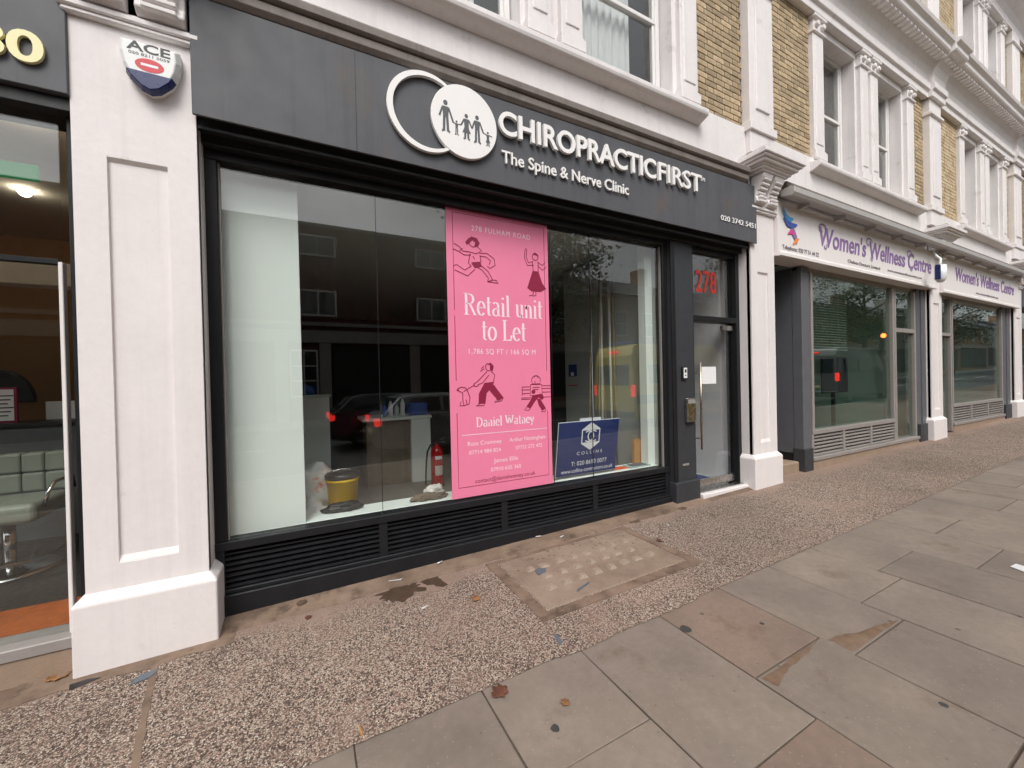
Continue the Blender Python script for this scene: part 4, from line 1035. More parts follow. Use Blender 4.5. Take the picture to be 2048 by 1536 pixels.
# reception desk and its clutter
dk = thing('reception_desk', 'wood fronted reception desk with white end panel inside the shop', 'desk', (1.2, 3.0, fl))
box('front_panel', 'deskwood', dk, .78, 1.42, 2.88, 3.3, fl, 1.12, .006)
box('desk_top', 'whiteboard', dk, .72, 1.74, 2.78, 3.42, 1.12, 1.17, .006)
box('end_panel', 'whiteboard', dk, 1.42, 1.72, 2.80, 3.40, fl, 1.12, .004)
bx = MB().box(1.42, 1.70, 2.86, 3.10, 1.171, 1.36).build('storage_box', 'blueplastic', None, .01); tag(bx, 'blue plastic box standing on the white end of the desk', 'box')
for i, (x, h, mt, lb_) in enumerate(((1.06, .24, 'blueplastic', 'blue capped spray bottle leftmost on the desk'), (1.15, .28, 'printwhite', 'white spray bottle second from the left on the desk'), (1.24, .20, 'ceramic', 'pale squat bottle third from the left on the desk'), (1.33, .31, 'printwhite', 'tallest white bottle on the desk next to the blue box'))):
    b1 = thing('bottle', lb_, 'bottle', (x, 2.95, 1.171), 'bottles on the reception desk')
    MB().lathe([(.030, 0), (.034, .01), (.034, h*.62), (.014, h*.78), (.013, h*.84)], (x, 2.95, 1.171), 16).build('body', mt, b1)
    MB().lathe([(.017, h*.84), (.017, h*.96), (.01, h)], (x, 2.95, 1.171), 12).build('cap', 'blueplastic' if i % 2 == 0 else 'black', b1)
pl = thing('white_cabinet', 'low white cabinet standing deep in the shop beside the white board', 'cabinet', (.10, 3.3, fl))
box('carcass', 'whiteboard', pl, -.20, .31, 3.15, 3.6, fl, 1.50, .006)
box('cabinet_top', 'ceramic', pl, -.22, .33, 3.12, 3.62, 1.501, 1.53, .004)
box('socket_plate', 'paper', pl, -.02, .07, 3.142, 3.1495, .55, .62)
o = lump('blue_bag', 'blueplastic', (.02, 3.3, 1.531), (.10, .08, .09), 1.4, .3); tag(o, 'small blue bag on top of the low white cabinet', 'bag')
# poles leaning on the partition
for i in range(7):
    x0 = 3.62+.045*i; y0 = 1.42-.05*i; dx = .20-.03*i
    p = MB().tube([(x0, y0-.12, fl), (x0+dx, y0+.10*math.sin(i*2), 3.1+.08*((i*3) % 5))], .013+.004*(i % 2), 8).build('leaning_pole', 'polewhite' if i % 2 else 'polewood', None)
    tag(p, ('wooden pole leftmost in the bundle leaning on the partition wall', 'white pole second from the left in the leaning bundle', 'wooden pole third from the left in the leaning bundle', 'white pole in the middle of the leaning bundle', 'wooden pole third from the right in the leaning bundle', 'white pole second from the right in the leaning bundle', 'wooden pole rightmost in the bundle leaning on the partition wall')[i], 'pole', 'poles leaning on the partition wall')
ws = thing('wall_sign', 'small blue sign with a red line on the partition wall', 'wall sign', (3.975, 2.13, 1.6))
box('plate', 'navy', ws, 3.970, 3.978, 2.02, 2.24, 1.72, 1.92); box('emblem', 'printwhite', ws, 3.967, 3.9695, 2.09, 2.17, 1.73, 1.79); box('red_line', 'alarmred', ws, 3.970, 3.978, 2.0, 2.26, 1.565, 1.58)
# brown paper bag, leaflets, phone-like tray at the right end of the window board
pb = thing('paper_bag', 'open brown paper bag standing at the right end of the window board', 'bag', (3.86, .58, .556))
m_ = MB(); z0, z1 = .557, .86
q = [(3.76, .54), (3.95, .54), (3.95, .585), (3.76, .585)]
vb = [(x, y, z0) for x, y in q]+[(x+random.uniform(-.012, .012), y+random.uniform(-.012, .012), z1+random.uniform(-.02, .02)) for x, y in q]
m_.add(vb, [(0, 1, 5, 4), (1, 2, 6, 5), (2, 3, 7, 6), (3, 0, 4, 7), (0, 3, 2, 1)])
for k in range(6):
    xx = 3.775+.03*k; m_.tube([(xx, .56, .70), (xx+random.uniform(-.03, .03), .565, .90+random.uniform(-.03, .03))], .006, 6)
m_.build('bag_body', 'kraft', pb, .004)
lf = MB()
o = box('leaflet', 'orange', None, 3.30, 3.52, .40, .52, .5575, .563); tag(o, 'orange leaflet lying on the window board by the blue contractor board', 'leaflet')
o = box('magazine_stack', 'ceramic', None, 3.52, 3.86, .36, .50, .5575, .575); tag(o, 'pale green magazines stacked at the corner of the window board', 'magazines')
o = box('magazine', 'slatelitter', None, 3.57, 3.80, .37, .48, .5755, .584); tag(o, 'grey magazine on top of the pale stack', 'magazine')
# alarm box on the left pilaster
AB = thing('alarm_box', 'white and navy shield-shaped alarm box on the left white pilaster', 'alarm box', (-.81, .0, 3.5))
sh = [(-.965, 3.82), (-.655, 3.82), (-.650, 3.74), (-.665, 3.66), (-.70, 3.58), (-.76, 3.52), (-.81, 3.50), (-.86, 3.52), (-.92, 3.58), (-.955, 3.66), (-.97, 3.74)]
def shp(sc, dz=0): return [(-.81+(x+.81)*sc, 3.66+(z-3.66)*sc+dz) for x, z in sh]
m_ = MB(); a = shp(1.0); b = shp(1.0); c_ = shp(.86)
n = len(a); vs = [(x, -.001, z) for x, z in a]+[(x, -.05, z) for x, z in b]+[(x, -.085, z) for x, z in c_]
fs = [tuple(range(2*n, 3*n))[::-1]]+[(i+k*n, (i+1) % n+k*n, (i+1) % n+(k+1)*n, i+(k+1)*n) for k in (0, 1) for i in range(n)]
fix_normals(m_.add(vs, fs).build('housing', 'alarmwhite', AB, .006, 2))
m_ = MB(); bl = [(-.925, 3.605), (-.695, 3.605), (-.715, 3.585), (-.765, 3.535), (-.81, 3.52), (-.855, 3.535), (-.905, 3.585)]
lo = [(x, z) for x, z in sh if z < 3.60]
lower = [(-.943, 3.615), (-.677, 3.615), (-.70, 3.575), (-.76, 3.515), (-.81, 3.495), (-.86, 3.515), (-.92, 3.575)]
k = len(lower); vs = [(x, -.046, z-.004) for x, z in lower]+[(-.81+(x+.81)*.9, -.092, 3.58+(z-3.58)*.9+.006) for x, z in lower]
m_.add(vs, [tuple(range(k, 2*k))]+[(i, (i+1) % k, (i+1) % k+k, i+k) for i in range(k)]); fix_normals(m_.build('lower_cap', 'alarmblue', AB, .004))
text('ACE', -.925, -.70, 3.745, .058, -.0865, 0, 'black', AB, offset=.03, split=True)
text('020 8211 5059', -.915, -.705, 3.717, .018, -.0865, 0, 'black', AB)
m_ = MB().poly([(-.81+.075*math.cos(2*math.pi*i/24), 3.665+.042*math.sin(2*math.pi*i/24)) for i in range(24)], -.0865); m_.build('red_badge', 'alarmred', AB)
m_ = MB().ribbon([(-.855, 3.665), (-.765, 3.665)], .016, -.0872); m_.build('badge_bar', 'printwhite', AB)

AB.scale = (.93, .9, .96); AB.location = (-.81, 0, 3.52)

CB.rotation_euler = (R(8.5), 0, 0); CB.location = (2.83, .372, .558)

# ------------------------------------------------------------------ neighbouring shop at the left edge
LS = thing('shopfront', 'frameless glass salon front at the left edge with a steel edged door', 'shopfront', (-3.5, .1, 0))
fx0, fx1 = -6.6, -1.2
box('fascia_board', 'fasciagrey', LS, fx0, fx1, -.02, .3, 3.42, 4.235, .004)
MB().box(fx0, fx1, .02, .30, 3.34, 3.419).build('soffit', 'soffit', LS, .003)
text('80', -1.585, -1.285, 3.545, .175, -.045, .02, 'cream', LS, 'number', offset=.03)
box('sill', 'stonestep', LS, fx0, fx1+.02, .04, .34, -.2, .13, .006)
box('sill_strip', 'louvregrey', LS, fx0, fx1+.02, .03, .24, .131, .20, .006)
box('glass_pane', 'pane', LS, -2.6, -1.30, .12, .130, .2, 3.34)
box('glass_pane', 'pane', LS, fx0+.05, -2.61, .12, .130, .2, 3.34)
box('frame_jamb', 'darkframe', LS, -1.25, -1.2, .08, .30, .2, 3.34, .004)
box('steel_edge', 'signwhite', LS, -1.305, -1.285, .085, .135, .2, 2.45, .003)
box('door_head_rail', 'darkframe', LS, -2.6, -1.305, .10, .15, 2.44, 2.47, .002)
room('salon', -6.6, -1.2, .30, 5.2, .17, 3.95, 'tanwall', 'salonfloor', 'ceilinggrey')
struct(box('salon_floor_strip', 'woodorange', None, -6.6, -1.2, .30, .72, .171, .176))
ch = thing('salon_chair', 'grey leather swivel chair with buttoned back and round chrome foot', 'chair', (-2.18, 1.62, .18))
X, Y = -2.22, 1.58
m_ = MB().box(X-.30, X+.28, Y-.30, Y+.26, .62, .78); m_.build('seat', 'leather', ch, .05, 4)
for k in range(4):
    for za, zb_ in ((.79, .955), (.96, 1.13)): MB().box(X-.30+.145*k, X-.30+.145*(k+1)-.003, Y+.20, Y+.33, za, zb_).build('back_pad', 'leather', ch, .02, 3)
m_ = MB()
for s_ in (-1, 1): m_.tube([(X+s_*.32, Y+.22, .80), (X+s_*.35, Y+.1, .92), (X+s_*.35, Y-.18, .92), (X+s_*.33, Y-.24, .84), (X+s_*.30, Y-.22, .74)], .014, 8)
split_build(m_, 'armrest', 'chrome', ch)
MB().lathe([(.04, 0), (.04, .44)], (X, Y, .19), 16).build('column', 'chrome', ch)
MB().lathe([(.30, 0), (.30, .012), (.26, .03), (.06, .05), (.05, .06)], (X, Y, .178), 32).build('foot_plate', 'chrome', ch)
m_ = MB().tube([(X-.20, Y-.1, .36), (X-.26, Y-.36, .34), (X, Y-.42, .34), (X+.26, Y-.36, .34), (X+.20, Y-.1, .36)], .013, 8); m_.build('footrest', 'chrome', ch)
ct = thing('salon_counter', 'dark grey counter with a pale upstand inside the salon', 'counter', (-3, 2.7, .17))
box('front', 'countergrey', ct, -4.6, -1.75, 2.5, 3.0, .171, 1.32, .006); box('top', 'black', ct, -4.64, -1.72, 2.46, 3.04, 1.321, 1.36, .004)
box('upstand', 'paper', ct, -2.52, -1.76, 2.9, 2.93, 1.361, 1.56, .003)
st_ = thing('framed_notice', 'red framed paper notice standing on the salon counter', 'notice', (-2.68, 2.6, 1.361))
box('frame', 'maroon', st_, -2.86, -2.60, 2.60, 2.63, 1.361, 1.72, .004); box('paper', 'paper', st_, -2.84, -2.62, 2.594, 2.598, 1.385, 1.70)
m_ = MB()
for k in range(6): m_.box(-2.82, -2.66+.02*(k % 3), 2.591, 2.5935, 1.43+.04*k, 1.442+.04*k)
m_.build('print_lines', 'black', st_)
cb = MB().prof_y([(-3.05+.28*math.cos(R(a)), 1.55+.38*math.sin(R(a))) for a in range(0, 181, 12)], 3.3, 3.38).build('chair_back_stand_in', 'black', None, .02, 3); tag(cb, 'rounded black chair back standing in for an unclear dark shape above the salon counter', 'chair')  # chair back put in for an unclear dark shape behind the counter
es = box('exit_sign', 'greenlit', None, -2.52, -2.24, 2.20, 2.24, 3.70, 3.85, .004)
tag(es, 'lit green exit sign hanging near the salon ceiling', 'exit sign')
for i, (x, y) in enumerate(((-2.05, 1.4), (-2.75, 3.2), (-3.4, 1.5), (-4.6, 2.2))):
    d = MB().lathe([(.012, -.07), (.04, -.055), (.055, -.03), (.06, 0)], (x, y, 3.945), 16).build('downlight', 'lamplit', None)
    tag(d, ('small lit downlight in the salon ceiling nearest the glass', 'lit downlight deeper in the salon ceiling', 'lit downlight in the salon ceiling left of the chair', 'lit downlight farthest left in the salon ceiling')[i], 'downlight', 'salon downlights')
o = box('salon_beam', 'ceilinggrey', None, -6.6, -1.2, 2.3, 2.5, 2.72, 2.95, .004); struct(o)

# ------------------------------------------------------------------ the two shops with purple lettering
def well_shop(x0, x1, door_right, lobby, zb, label, sx0, sx1, sz0, sz1, signlabel):
    S = thing('shopfront', label, 'shopfront', ((x0+x1)/2, .1, zb))
    yf, yg = .10, .15
    gx0 = x0+(1.15 if lobby else .75); 
    if lobby:
        # recessed entrance: charcoal side wall, dark plinth, stone step
        box('lobby_side', 'framegrey', S, x0+.905, x0+1.02, .245, .60, .25, 3.36, .004)
        box('lobby_plinth', 'darkframe', S, x0+.893, x0+1.03, .255, .61, .05, .42, .004)
        col_ = box('grey_post', 'framegrey', S, x0+.90, x0+1.12, yf, .242, .05, 3.36, .006)
        box('post_foot', 'charcoal', col_, x0+.885, x0+1.135, yf-.02, .25, .05, .50, .006)
        box('stone_step', 'stonestep', S, x0, x0+.88, .16, 1.6, .0, .30, .015)
        box('lobby_back', 'black', S, x0, x0+.9, 1.5, 1.6, .3, 3.36)
        gx0 = x0+1.17
    else:
        dfm = MB(); dfm.box(x0+.03, x0+.09, yf, .25, .3, 3.3); dfm.box(x0+.87, x0+.93, yf, .25, .3, 3.3); dfm.box(x0+.09, x0+.87, yf, .25, 2.45, 2.52)
        split_build(dfm, 'door_frame', 'louvregrey', S, .004)
        d_ = box('glass_door', 'pane_green', S, x0+.09, x0+.87, yg, yg+.01, .42, 2.45)
        hm = MB().tube([(x0+.16, yg-.05, 1.2), (x0+.16, yg-.05, 1.7)], .014, 8); hm.build('pull_handle', 'steel', d_)
        box('transom_pane', 'pane_green', S, x0+.09, x0+.87, yg, yg+.008, 2.52, 3.3)
        gx0 = x0+.97
    gx1 = x1-(1.42 if door_right else .55)
    z0 = zb+.60
    fr = MB(); fr.box(gx0, gx0+.06, yf, .25, z0, 3.30); fr.box(gx1-.06, gx1, yf, .25, z0, 3.30); fr.box(gx0, gx1, yf-.004, .25, z0-.07, z0); fr.box(x0 if not lobby else x0+.9, x1, yf+.05, .25, 3.30, 3.37)
    split_build(fr, 'window_frame', 'louvregrey', S, .004)
    box('glass_pane', 'pane_green', S, gx0+.06, gx1-.06, yg, yg+.01, z0, 3.30)
    # louvres
    n = 3; w = (gx1-gx0)/n
    for i in range(n):
        a, b = gx0+w*i+.03, gx0+w*(i+1)-.03
        p = box('louvre_panel', 'soffit', S, a, b, .20, .23, z0-.42, z0-.07)
        q = MB().hexa([(a-b, 0, -.006), (0, 0, -.006), (0, .07, .022), (a-b, .07, .022), (a-b, 0, .010), (0, 0, .010), (0, .07, .034), (a-b, .07, .034)]).build('s', 'louvregrey'); md = q.data; bpy.data.objects.remove(q)
        for k in range(6): inst('louvre_slat', md, p, (b, yf+.012, z0-.405+k*.057))
    ml = MB()
    for i in range(n+1): ml.box(gx0+w*i-.03, gx0+w*i+.03, yf, .23, z0-.42, z0-.07)
    split_build(ml, 'riser_mullion', 'louvregrey', S, .004)
    box('sill_board', 'louvregrey', S, gx0-.05, x1-.3 if door_right else gx1, yf-.04, .24, zb+.12, z0-.42, .006)
    box('base_kerb', 'stonestep', S, gx0-.05, x1, yf-.02, .26, zb-.1, zb+.12, .008)
    if door_right:
        dfm = MB(); dfm.box(gx1+.02, gx1+.09, yf, .25, z0-.42, 3.3); dfm.box(gx1+.93, gx1+1.0, yf, .25, z0-.42, 3.3); dfm.box(gx1+.09, gx1+.93, yf, .25, 2.45, 2.53)
        split_build(dfm, 'door_frame', 'louvregrey', S, .004)
        box('glass_door', 'pane_green', S, gx1+.09, gx1+.93, yg, yg+.01, z0-.40, 2.45)
        box('transom_pane', 'pane_green', S, gx1+.09, gx1+.93, yg, yg+.008, 2.53, 3.3)
        px = gx1+1.0
    else: px = gx1
    for k_ in range(2):
        c_ = box('grey_post', 'framegrey', S, px+.02+(x1-px-.03)*k_/2, px+(x1-px)*(k_+1)/2, yf-.02*k_, .26, zb+.05, 3.36, .006)
    box('post_foot', 'charcoal', S, px+.01, x1, yf-.05, .27, zb-.05, zb+.42, .006)
    box('soffit', 'signwhite', S, x0, x1, .0, .26, 3.37, 3.42, .003)
    # sign board with a rolled lower lip
    B = thing('shop_sign', signlabel, 'shop sign', ((sx0+sx1)/2, -.06, sz0))
    fix_normals(MB().prof_x([(.12, sz0+.03), (-.055, sz0), (-.085, sz0), (-.085, sz0+.05), (-.06, sz0+.07), (-.05, sz1), (.12, sz1)], sx0, sx1).build('board', 'signwhite', B, .004))
    return S, B
WS1, WB1 = well_shop(5.98, 11.547, True, True, .17, 'grey framed wellness shopfront with recessed stone-stepped entrance at its left', 5.99, 11.62, 3.36, 4.14, 'long white sign with purple script lettering and colourful swirl emblem')
WS2, WB2 = well_shop(12.14, 17.277, False, False, .30, 'grey framed wellness shopfront farther right with its door at the left', 12.0, 17.4, 3.33, 4.18, 'white sign with purple script lettering and no emblem, farther right')
def script(s, x0, x1, zb, cap, y, B):
    """upright script: sheared letters, the capitals given curling swashes"""
    text(s, x0, x1, zb, cap, y, .004, 'purple', B, shear=.18, offset=.022)
ysg = -.0665
script("Women's Wellness Centre", 7.10, 11.40, 3.66, .30, -.062, WB1)
m_ = MB()
for xx in (7.08, 8.62, 10.25):
    m_.ribbon([(xx+.10+.10*math.cos(R(a)), 3.93+.06*math.sin(R(a))) for a in range(0, 271, 18)], .022, -.0645)
    m_.ribbon([(xx+.18+.04*math.cos(R(a)), 3.67+.05*math.sin(R(a))) for a in range(180, 400, 18)], .02, -.0645)
m_.build('swash', 'purple', WB1)
text('Telephone: 020 77 51 44 22', 6.08, 7.05, 3.47, .062, -.066, .003, 'signgrey', WB1)
text('Chelsea Doctors Limited', 7.95, 9.1, 3.49, .055, -.066, .003, 'signgrey', WB1)
text('www.womenswellnesscentre.com', 9.4, 10.9, 3.50, .050, -.066, .003, 'signgrey', WB1)
for mt, pts, w in (('cyanblue', [(6.10, 4.06), (6.16, 3.96), (6.26, 3.90), (6.36, 3.93)], [.02, .06, .09, .02]), ('deepblue', [(6.12, 3.92), (6.22, 3.84), (6.36, 3.83), (6.46, 3.86)], [.03, .08, .08, .02]),
                   ('magenta', [(6.22, 3.70), (6.30, 3.74), (6.40, 3.72)], [.02, .07, .02]), ('purple', [(6.30, 3.82), (6.36, 3.74), (6.42, 3.66), (6.44, 3.58)], [.02, .10, .08, .02]), ('swirlorange', [(6.34, 3.56), (6.42, 3.62), (6.50, 3.66)], [.02, .06, .02])):
    MB().ribbon(pts, w, -.067-.0006*len(mt)/6).build('emblem_stroke', mt, WB1)
script("Women's Wellness Centre", 12.75, 16.95, 3.66, .30, -.062, WB2)
text('www.womenswellnesscentre.com', 14.0, 15.6, 3.46, .055, -.066, .003, 'signgrey', WB2)
# lighting trough along both signs
TR = thing('light_trough', 'long pale metal light trough running above the white signs', 'light trough', (11.6, -.2, 4.1))
fix_normals(MB().prof_x([(-.10, 4.17), (-.26, 4.13), (-.28, 4.17), (-.28, 4.24), (-.22, 4.27), (-.10, 4.25)], 5.98, 17.4).build('channel', 'trough', TR, .004))
for k in range(11):
    xx = 6.5+k*1.04; MB().box(xx, xx+.03, -.20, -.04, 4.10, 4.17).build('bracket', 'trough', TR)
CAMR = thing('security_camera', 'white and blue wall camera on a curved bracket between the two white signs', 'camera', (11.0, -.1, 3.5))
MB().tube([(11.3, -.10, 4.10), (11.2, -.20, 3.95), (11.02, -.30, 3.85), (10.98, -.30, 3.70)], .02, 10).build('arm', 'alarmwhite', CAMR)
MB().lathe([(.085, .16), (.09, .0), (.085, -.10), (.05, -.155), (.01, -.17)], (11.0, -.30, 3.56), 20).build('dome', 'alarmwhite', CAMR)
MB().box(10.85, 10.89, -.34, -.26, 3.44, 3.72).build('side_plate', 'alarmblue', CAMR, .01)
room('clinic', 6.9, 11.5, .26, 4.2, .32, 3.45, 'ceramic', 'wellfloor', 'ceilinggrey')
room('clinic_far', 12.1, 17.2, .26, 4.5, .4, 3.45, 'ceramic', 'wellfloor', 'roomdark')
sc_ = thing('wall_screen', 'black flat screen on a stand inside the first wellness window', 'screen', (9.6, .8, .33))
box('panel', 'screenblack', sc_, 9.0, 10.0, .80, .84, 1.28, 2.0, .01); box('stand', 'black', sc_, 9.46, 9.54, .83, .87, .33, 1.30); box('stand_foot', 'black', sc_, 9.25, 9.75, .70, 1.0, .325, .345, .005)
for i, (x, y) in enumerate(((8.6, 1.6), (10.0, 2.4))):
    d = MB().box(x-.5, x+.5, y-.06, y+.06, 3.40, 3.445).build('ceiling_batten', 'lamplit_warm', None); tag(d, ('lit ceiling batten nearer the first wellness window', 'lit ceiling batten deeper behind the first wellness window')[i], 'ceiling light')
for i, (x, y) in enumerate(((13.4, 1.2), (14.6, 2.4))):
    d = MB().box(x-.4, x+.4, y-.05, y+.05, 3.40, 3.445).build('ceiling_batten', 'lamplit_warm', None); tag(d, ('lit ceiling batten nearer the second wellness window', 'lit ceiling batten deeper behind the second wellness window')[i], 'ceiling light')
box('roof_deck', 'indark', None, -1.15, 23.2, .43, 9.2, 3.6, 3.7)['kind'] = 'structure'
VB = thing('venetian_blind', 'pale horizontal slatted blind hanging behind the left half of the first wellness window', 'blind', (8.3, .40, 2.05))
sl = MB().hexa([(-.72, -.012, -.010), (.72, -.012, -.010), (.72, .012, .010), (-.72, .012, .010), (-.72, -.012, -.008), (.72, -.012, -.008), (.72, .012, .012), (-.72, .012, .012)]).build('s', 'louvregrey'); md = sl.data; bpy.data.objects.remove(sl)
for k in range(26): inst('slat', md, VB, (8.28, .40, 2.10+k*.046))
box('head_rail', 'sashwhite', VB, 7.55, 9.01, .38, .42, 3.29, 3.33)
for x in (7.8, 8.7): MB().tube([(x, .40, 2.08), (x, .40, 3.30)], .003, 6).build('cord', 'sashwhite', VB)
# plain shop under the farthest house
FS = thing('shopfront', 'plain dark shopfront at the far right end, past the wellness shops', 'shopfront', (20.5, .1, G(20)))
box('fascia_board', 'framegrey', FS, 17.96, 23.2, -.05, .3, 3.42, 4.235, .004)
box('stall_riser', 'charcoal', FS, 17.96, 23.2, .10, .30, .1, .95, .006)
for k in range(3): box('glass_pane', 'pane_green', FS, 18.0+1.74*k, 19.70+1.74*k, .15, .16, .95, 3.42)
for k in range(4): box('mullion', 'charcoal', FS, 17.955+1.74*k, 18.0+1.74*k, .10, .26, .95, 3.42, .004)
room('far_shop', 17.96, 23.2, .30, 4.0, .4, 3.5, 'roomdark', 'salonfloor', 'roomdark')

# ------------------------------------------------------------------ far side of the street (seen in the glass)
def far_window(B, x0, x1, z0, z1, y, nx=2, nz=1):
    w = MB()
    w.box(x0-.08, x1+.08, y, y+.06, z0-.08, z0); w.box(x0-.08, x1+.08, y, y+.05, z1, z1+.08); w.box(x0-.08, x0, y, y+.05, z0, z1); w.box(x1, x1+.08, y, y+.05, z0, z1)
    for i in range(1, nx): xx = x0+(x1-x0)*i/nx; w.box(xx-.03, xx+.03, y, y+.045, z0, z1)
    for i in range(1, nz): zz = z0+(z1-z0)*i/nz; w.box(x0, x1, y, y+.043, zz-.03, zz+.03)
    o = w.build('window', 'oppframe', B)
    box('pane', 'oppglass', o, x0, x1, y-.05, y+.02, z0, z1)
yo = -17.6
AB_ = thing('apartment_block', 'long dark red brick block across the street with a flat roof', 'building', (-6, -20, G(-6)))
box('wall', 'redbrick', AB_, -24, 10.2, -27, yo, -1, 9.35); box('parapet', 'oppwhite', AB_, -24.1, 10.3, -27, yo+.06, 9.35, 9.50)
for x in (-21.4, -16.8, -12.2, -7.6, -.1, 5.5):
    far_window(AB_, x, x+1.5, 8.0, 8.85, yo+.01); far_window(AB_, x, x+1.5, 5.1, 6.2, yo+.01)
box('balcony_band', 'oppwhite', AB_, -24, 10.2, yo, yo+.10, 4.55, 4.72)
box('shop_band', 'oppwhite', AB_, -24, 10.2, yo, yo+.25, 3.72, 4.30)
for x in (-23.8, -18, -12, -6, -1.2, .65, 5.0, 9.6): box('pier', 'oppwhite', AB_, x, x+.5, yo, yo+.2, -.2, 3.72)
for a, b in ((-23.2, -18.1), (-17.4, -12.1), (-11.4, -6.1), (-5.4, -1.3), (1.25, 4.95), (5.6, 9.5)): box('shop_opening', 'oppdark', AB_, a, b, yo-.2, yo+.02, .0, 3.6)
far_window(AB_, -.55, .5, 1.2, 3.3, yo+.01, 2, 3)
def far_house(x0, x1, label, hz, wallm):
    B = thing('street_house', label, 'house', ((x0+x1)/2, -22, G(x0)), 'houses across the street')
    zg = G((x0+x1)/2)
    box('wall', wallm, B, x0, x1, -26, yo, zg-.5, hz)
    fix_normals(MB().prof_x([(yo+.3, hz), (-21.8, hz+2.2), (-26.3, hz)], x0, x1).build('roof', 'slate', B))
    box('shop_band', 'oppwhite', B, x0, x1, yo, yo+.2, zg+3.2, zg+3.7)
    w = (x1-x0)
    for k in range(3):
        xx = x0+w*(k+.5)/3-.5; far_window(B, xx, xx+1.0, zg+4.3, zg+5.9, yo+.01, 1, 2)
    box('shop_opening', 'oppdark', B, x0+.5, x1-.5, yo-.1, yo+.02, zg+.3, zg+3.1)
    box('chimney', wallm, B, x1-1, x1-.2, -22.4, -21.2, hz+1.2, hz+3.4)
far_house(10.6, 18.4, 'tan brick house across the street next to the red block', 7.3, 'brownbrick')
far_house(18.6, 26.6, 'tan brick house across the street, second from the red block', 7.6, 'brownbrick')
far_house(26.8, 36, 'pale rendered house across the street, third from the red block', 7.5, 'oppwhite')
for k_, xx in enumerate((48.4, 60.4, 72.4, 84.4, 96.4, 108.4)):
    far_house(xx, xx+11.8, ('tan brick house across the street past the four nearer houses', 'pale rendered house far along the other side of the street', 'tan brick house farther still along the other side', 'third last house along the other side of the street', 'second last house along the other side of the street', 'last house along the other side of the street')[k_], 8.0+.4*(k_ % 3), ('brownbrick', 'oppwhite', 'brownbrick')[k_ % 3])
far_house(36.2, 48, 'tan brick house across the street, farthest from the red block', 8.0, 'brownbrick')

# street tree
def tree(label, x, y, h, rad, seed):
    rnd = random.Random(seed); zg = G(x)
    T = thing('street_tree', label, 'tree', (x, y, zg))
    m_ = MB(); m_.tube([(x, y, zg-.1), (x+.05, y, zg+2), (x-.05, y+.1, zg+4), (x+.1, y, zg+h*.8)], [.26, .2, .17, .06], 10)
    tips = []
    for i in range(22):
        z = zg+3.2+rnd.random()*(h*.5); a = rnd.random()*6.28; l = rad*(.5+.5*rnd.random())
        p2 = Vector((x+math.cos(a)*l, y+math.sin(a)*l, z+l*.35)); pm = (Vector((x, y, z))+p2)/2+Vector((0, 0, .3))
        m_.tube([(x, y, z), pm, p2], [.08, .05, .02], 6); tips += [pm, p2]
    m_.build('trunk', 'bark', T)
    c = MB(); cen = Vector((x, y, zg+h*.64))
    cl = [t+Vector((rnd.uniform(-.8, .8), rnd.uniform(-.8, .8), rnd.uniform(-.5, .9))) for t in tips for _ in range(3)]
    for q in cl:
        for _ in range(62):
            p = q+Vector((rnd.gauss(0, .45), rnd.gauss(0, .45), rnd.gauss(0, .36)))
            s_ = rnd.uniform(.07, .13); u = Vector((rnd.uniform(-1, 1), rnd.uniform(-1, 1), rnd.uniform(-.6, .6))).normalized(); v = u.orthogonal().normalized()
            c.add([p-u*s_, p+v*s_*.6, p+u*s_, p-v*s_*.6], [(0, 1, 2, 3)])
    c.build('crown', 'leaf', T)
tree('leafy street tree on the far pavement opposite the shop door', 11.2, -13.6, 11.5, 4.3, 5)
tree('leafy street tree on the far pavement opposite the farther wellness shop', 27, -13.6, 10.5, 3.6, 9)
tree('leafy street tree on the far pavement beyond the traffic light', 45, -13.6, 11, 4.2, 12)
tree('leafy street tree farthest along the far pavement', 66, -13.6, 11, 4.4, 15)

# vehicles in the near lane
def wheel(P, x, y, zg, r=.33):
    w = MB().lathe([(r*.6, -.09), (r*.96, -.10), (r, -.05), (r, .05), (r*.96, .10), (r*.6, .09)], (x, y, zg+r), 20, 'y').build('wheel', 'tyre', P)
    MB().lathe([(r*.62, -.105), (r*.5, -.112), (r*.1, -.112)], (x, y, zg+r), 16, 'y').build('rim', 'steel', w)
    MB().lathe([(r*.62, .105), (r*.5, .112), (r*.1, .112)], (x, y, zg+r), 16, 'y').build('rim', 'steel', w)
def loft(m_, prof, y0, y1, inset_z, inset):
    """side profile (x,z) spread over the width, drawn in above the waist line"""
    def yy(z, s_):
        k = max(0, (z-inset_z))*inset
        return (y0+k) if s_ == 0 else (y1-k)
    n = len(prof)
    vs = [(x, yy(z, 0), z) for x, z in prof]+[(x, yy(z, 1), z) for x, z in prof]
    m_.add(vs, [tuple(range(n)), tuple(range(n, 2*n))[::-1]]+[((i+1) % n, i, n+i, n+(i+1) % n) for i in range(n)])
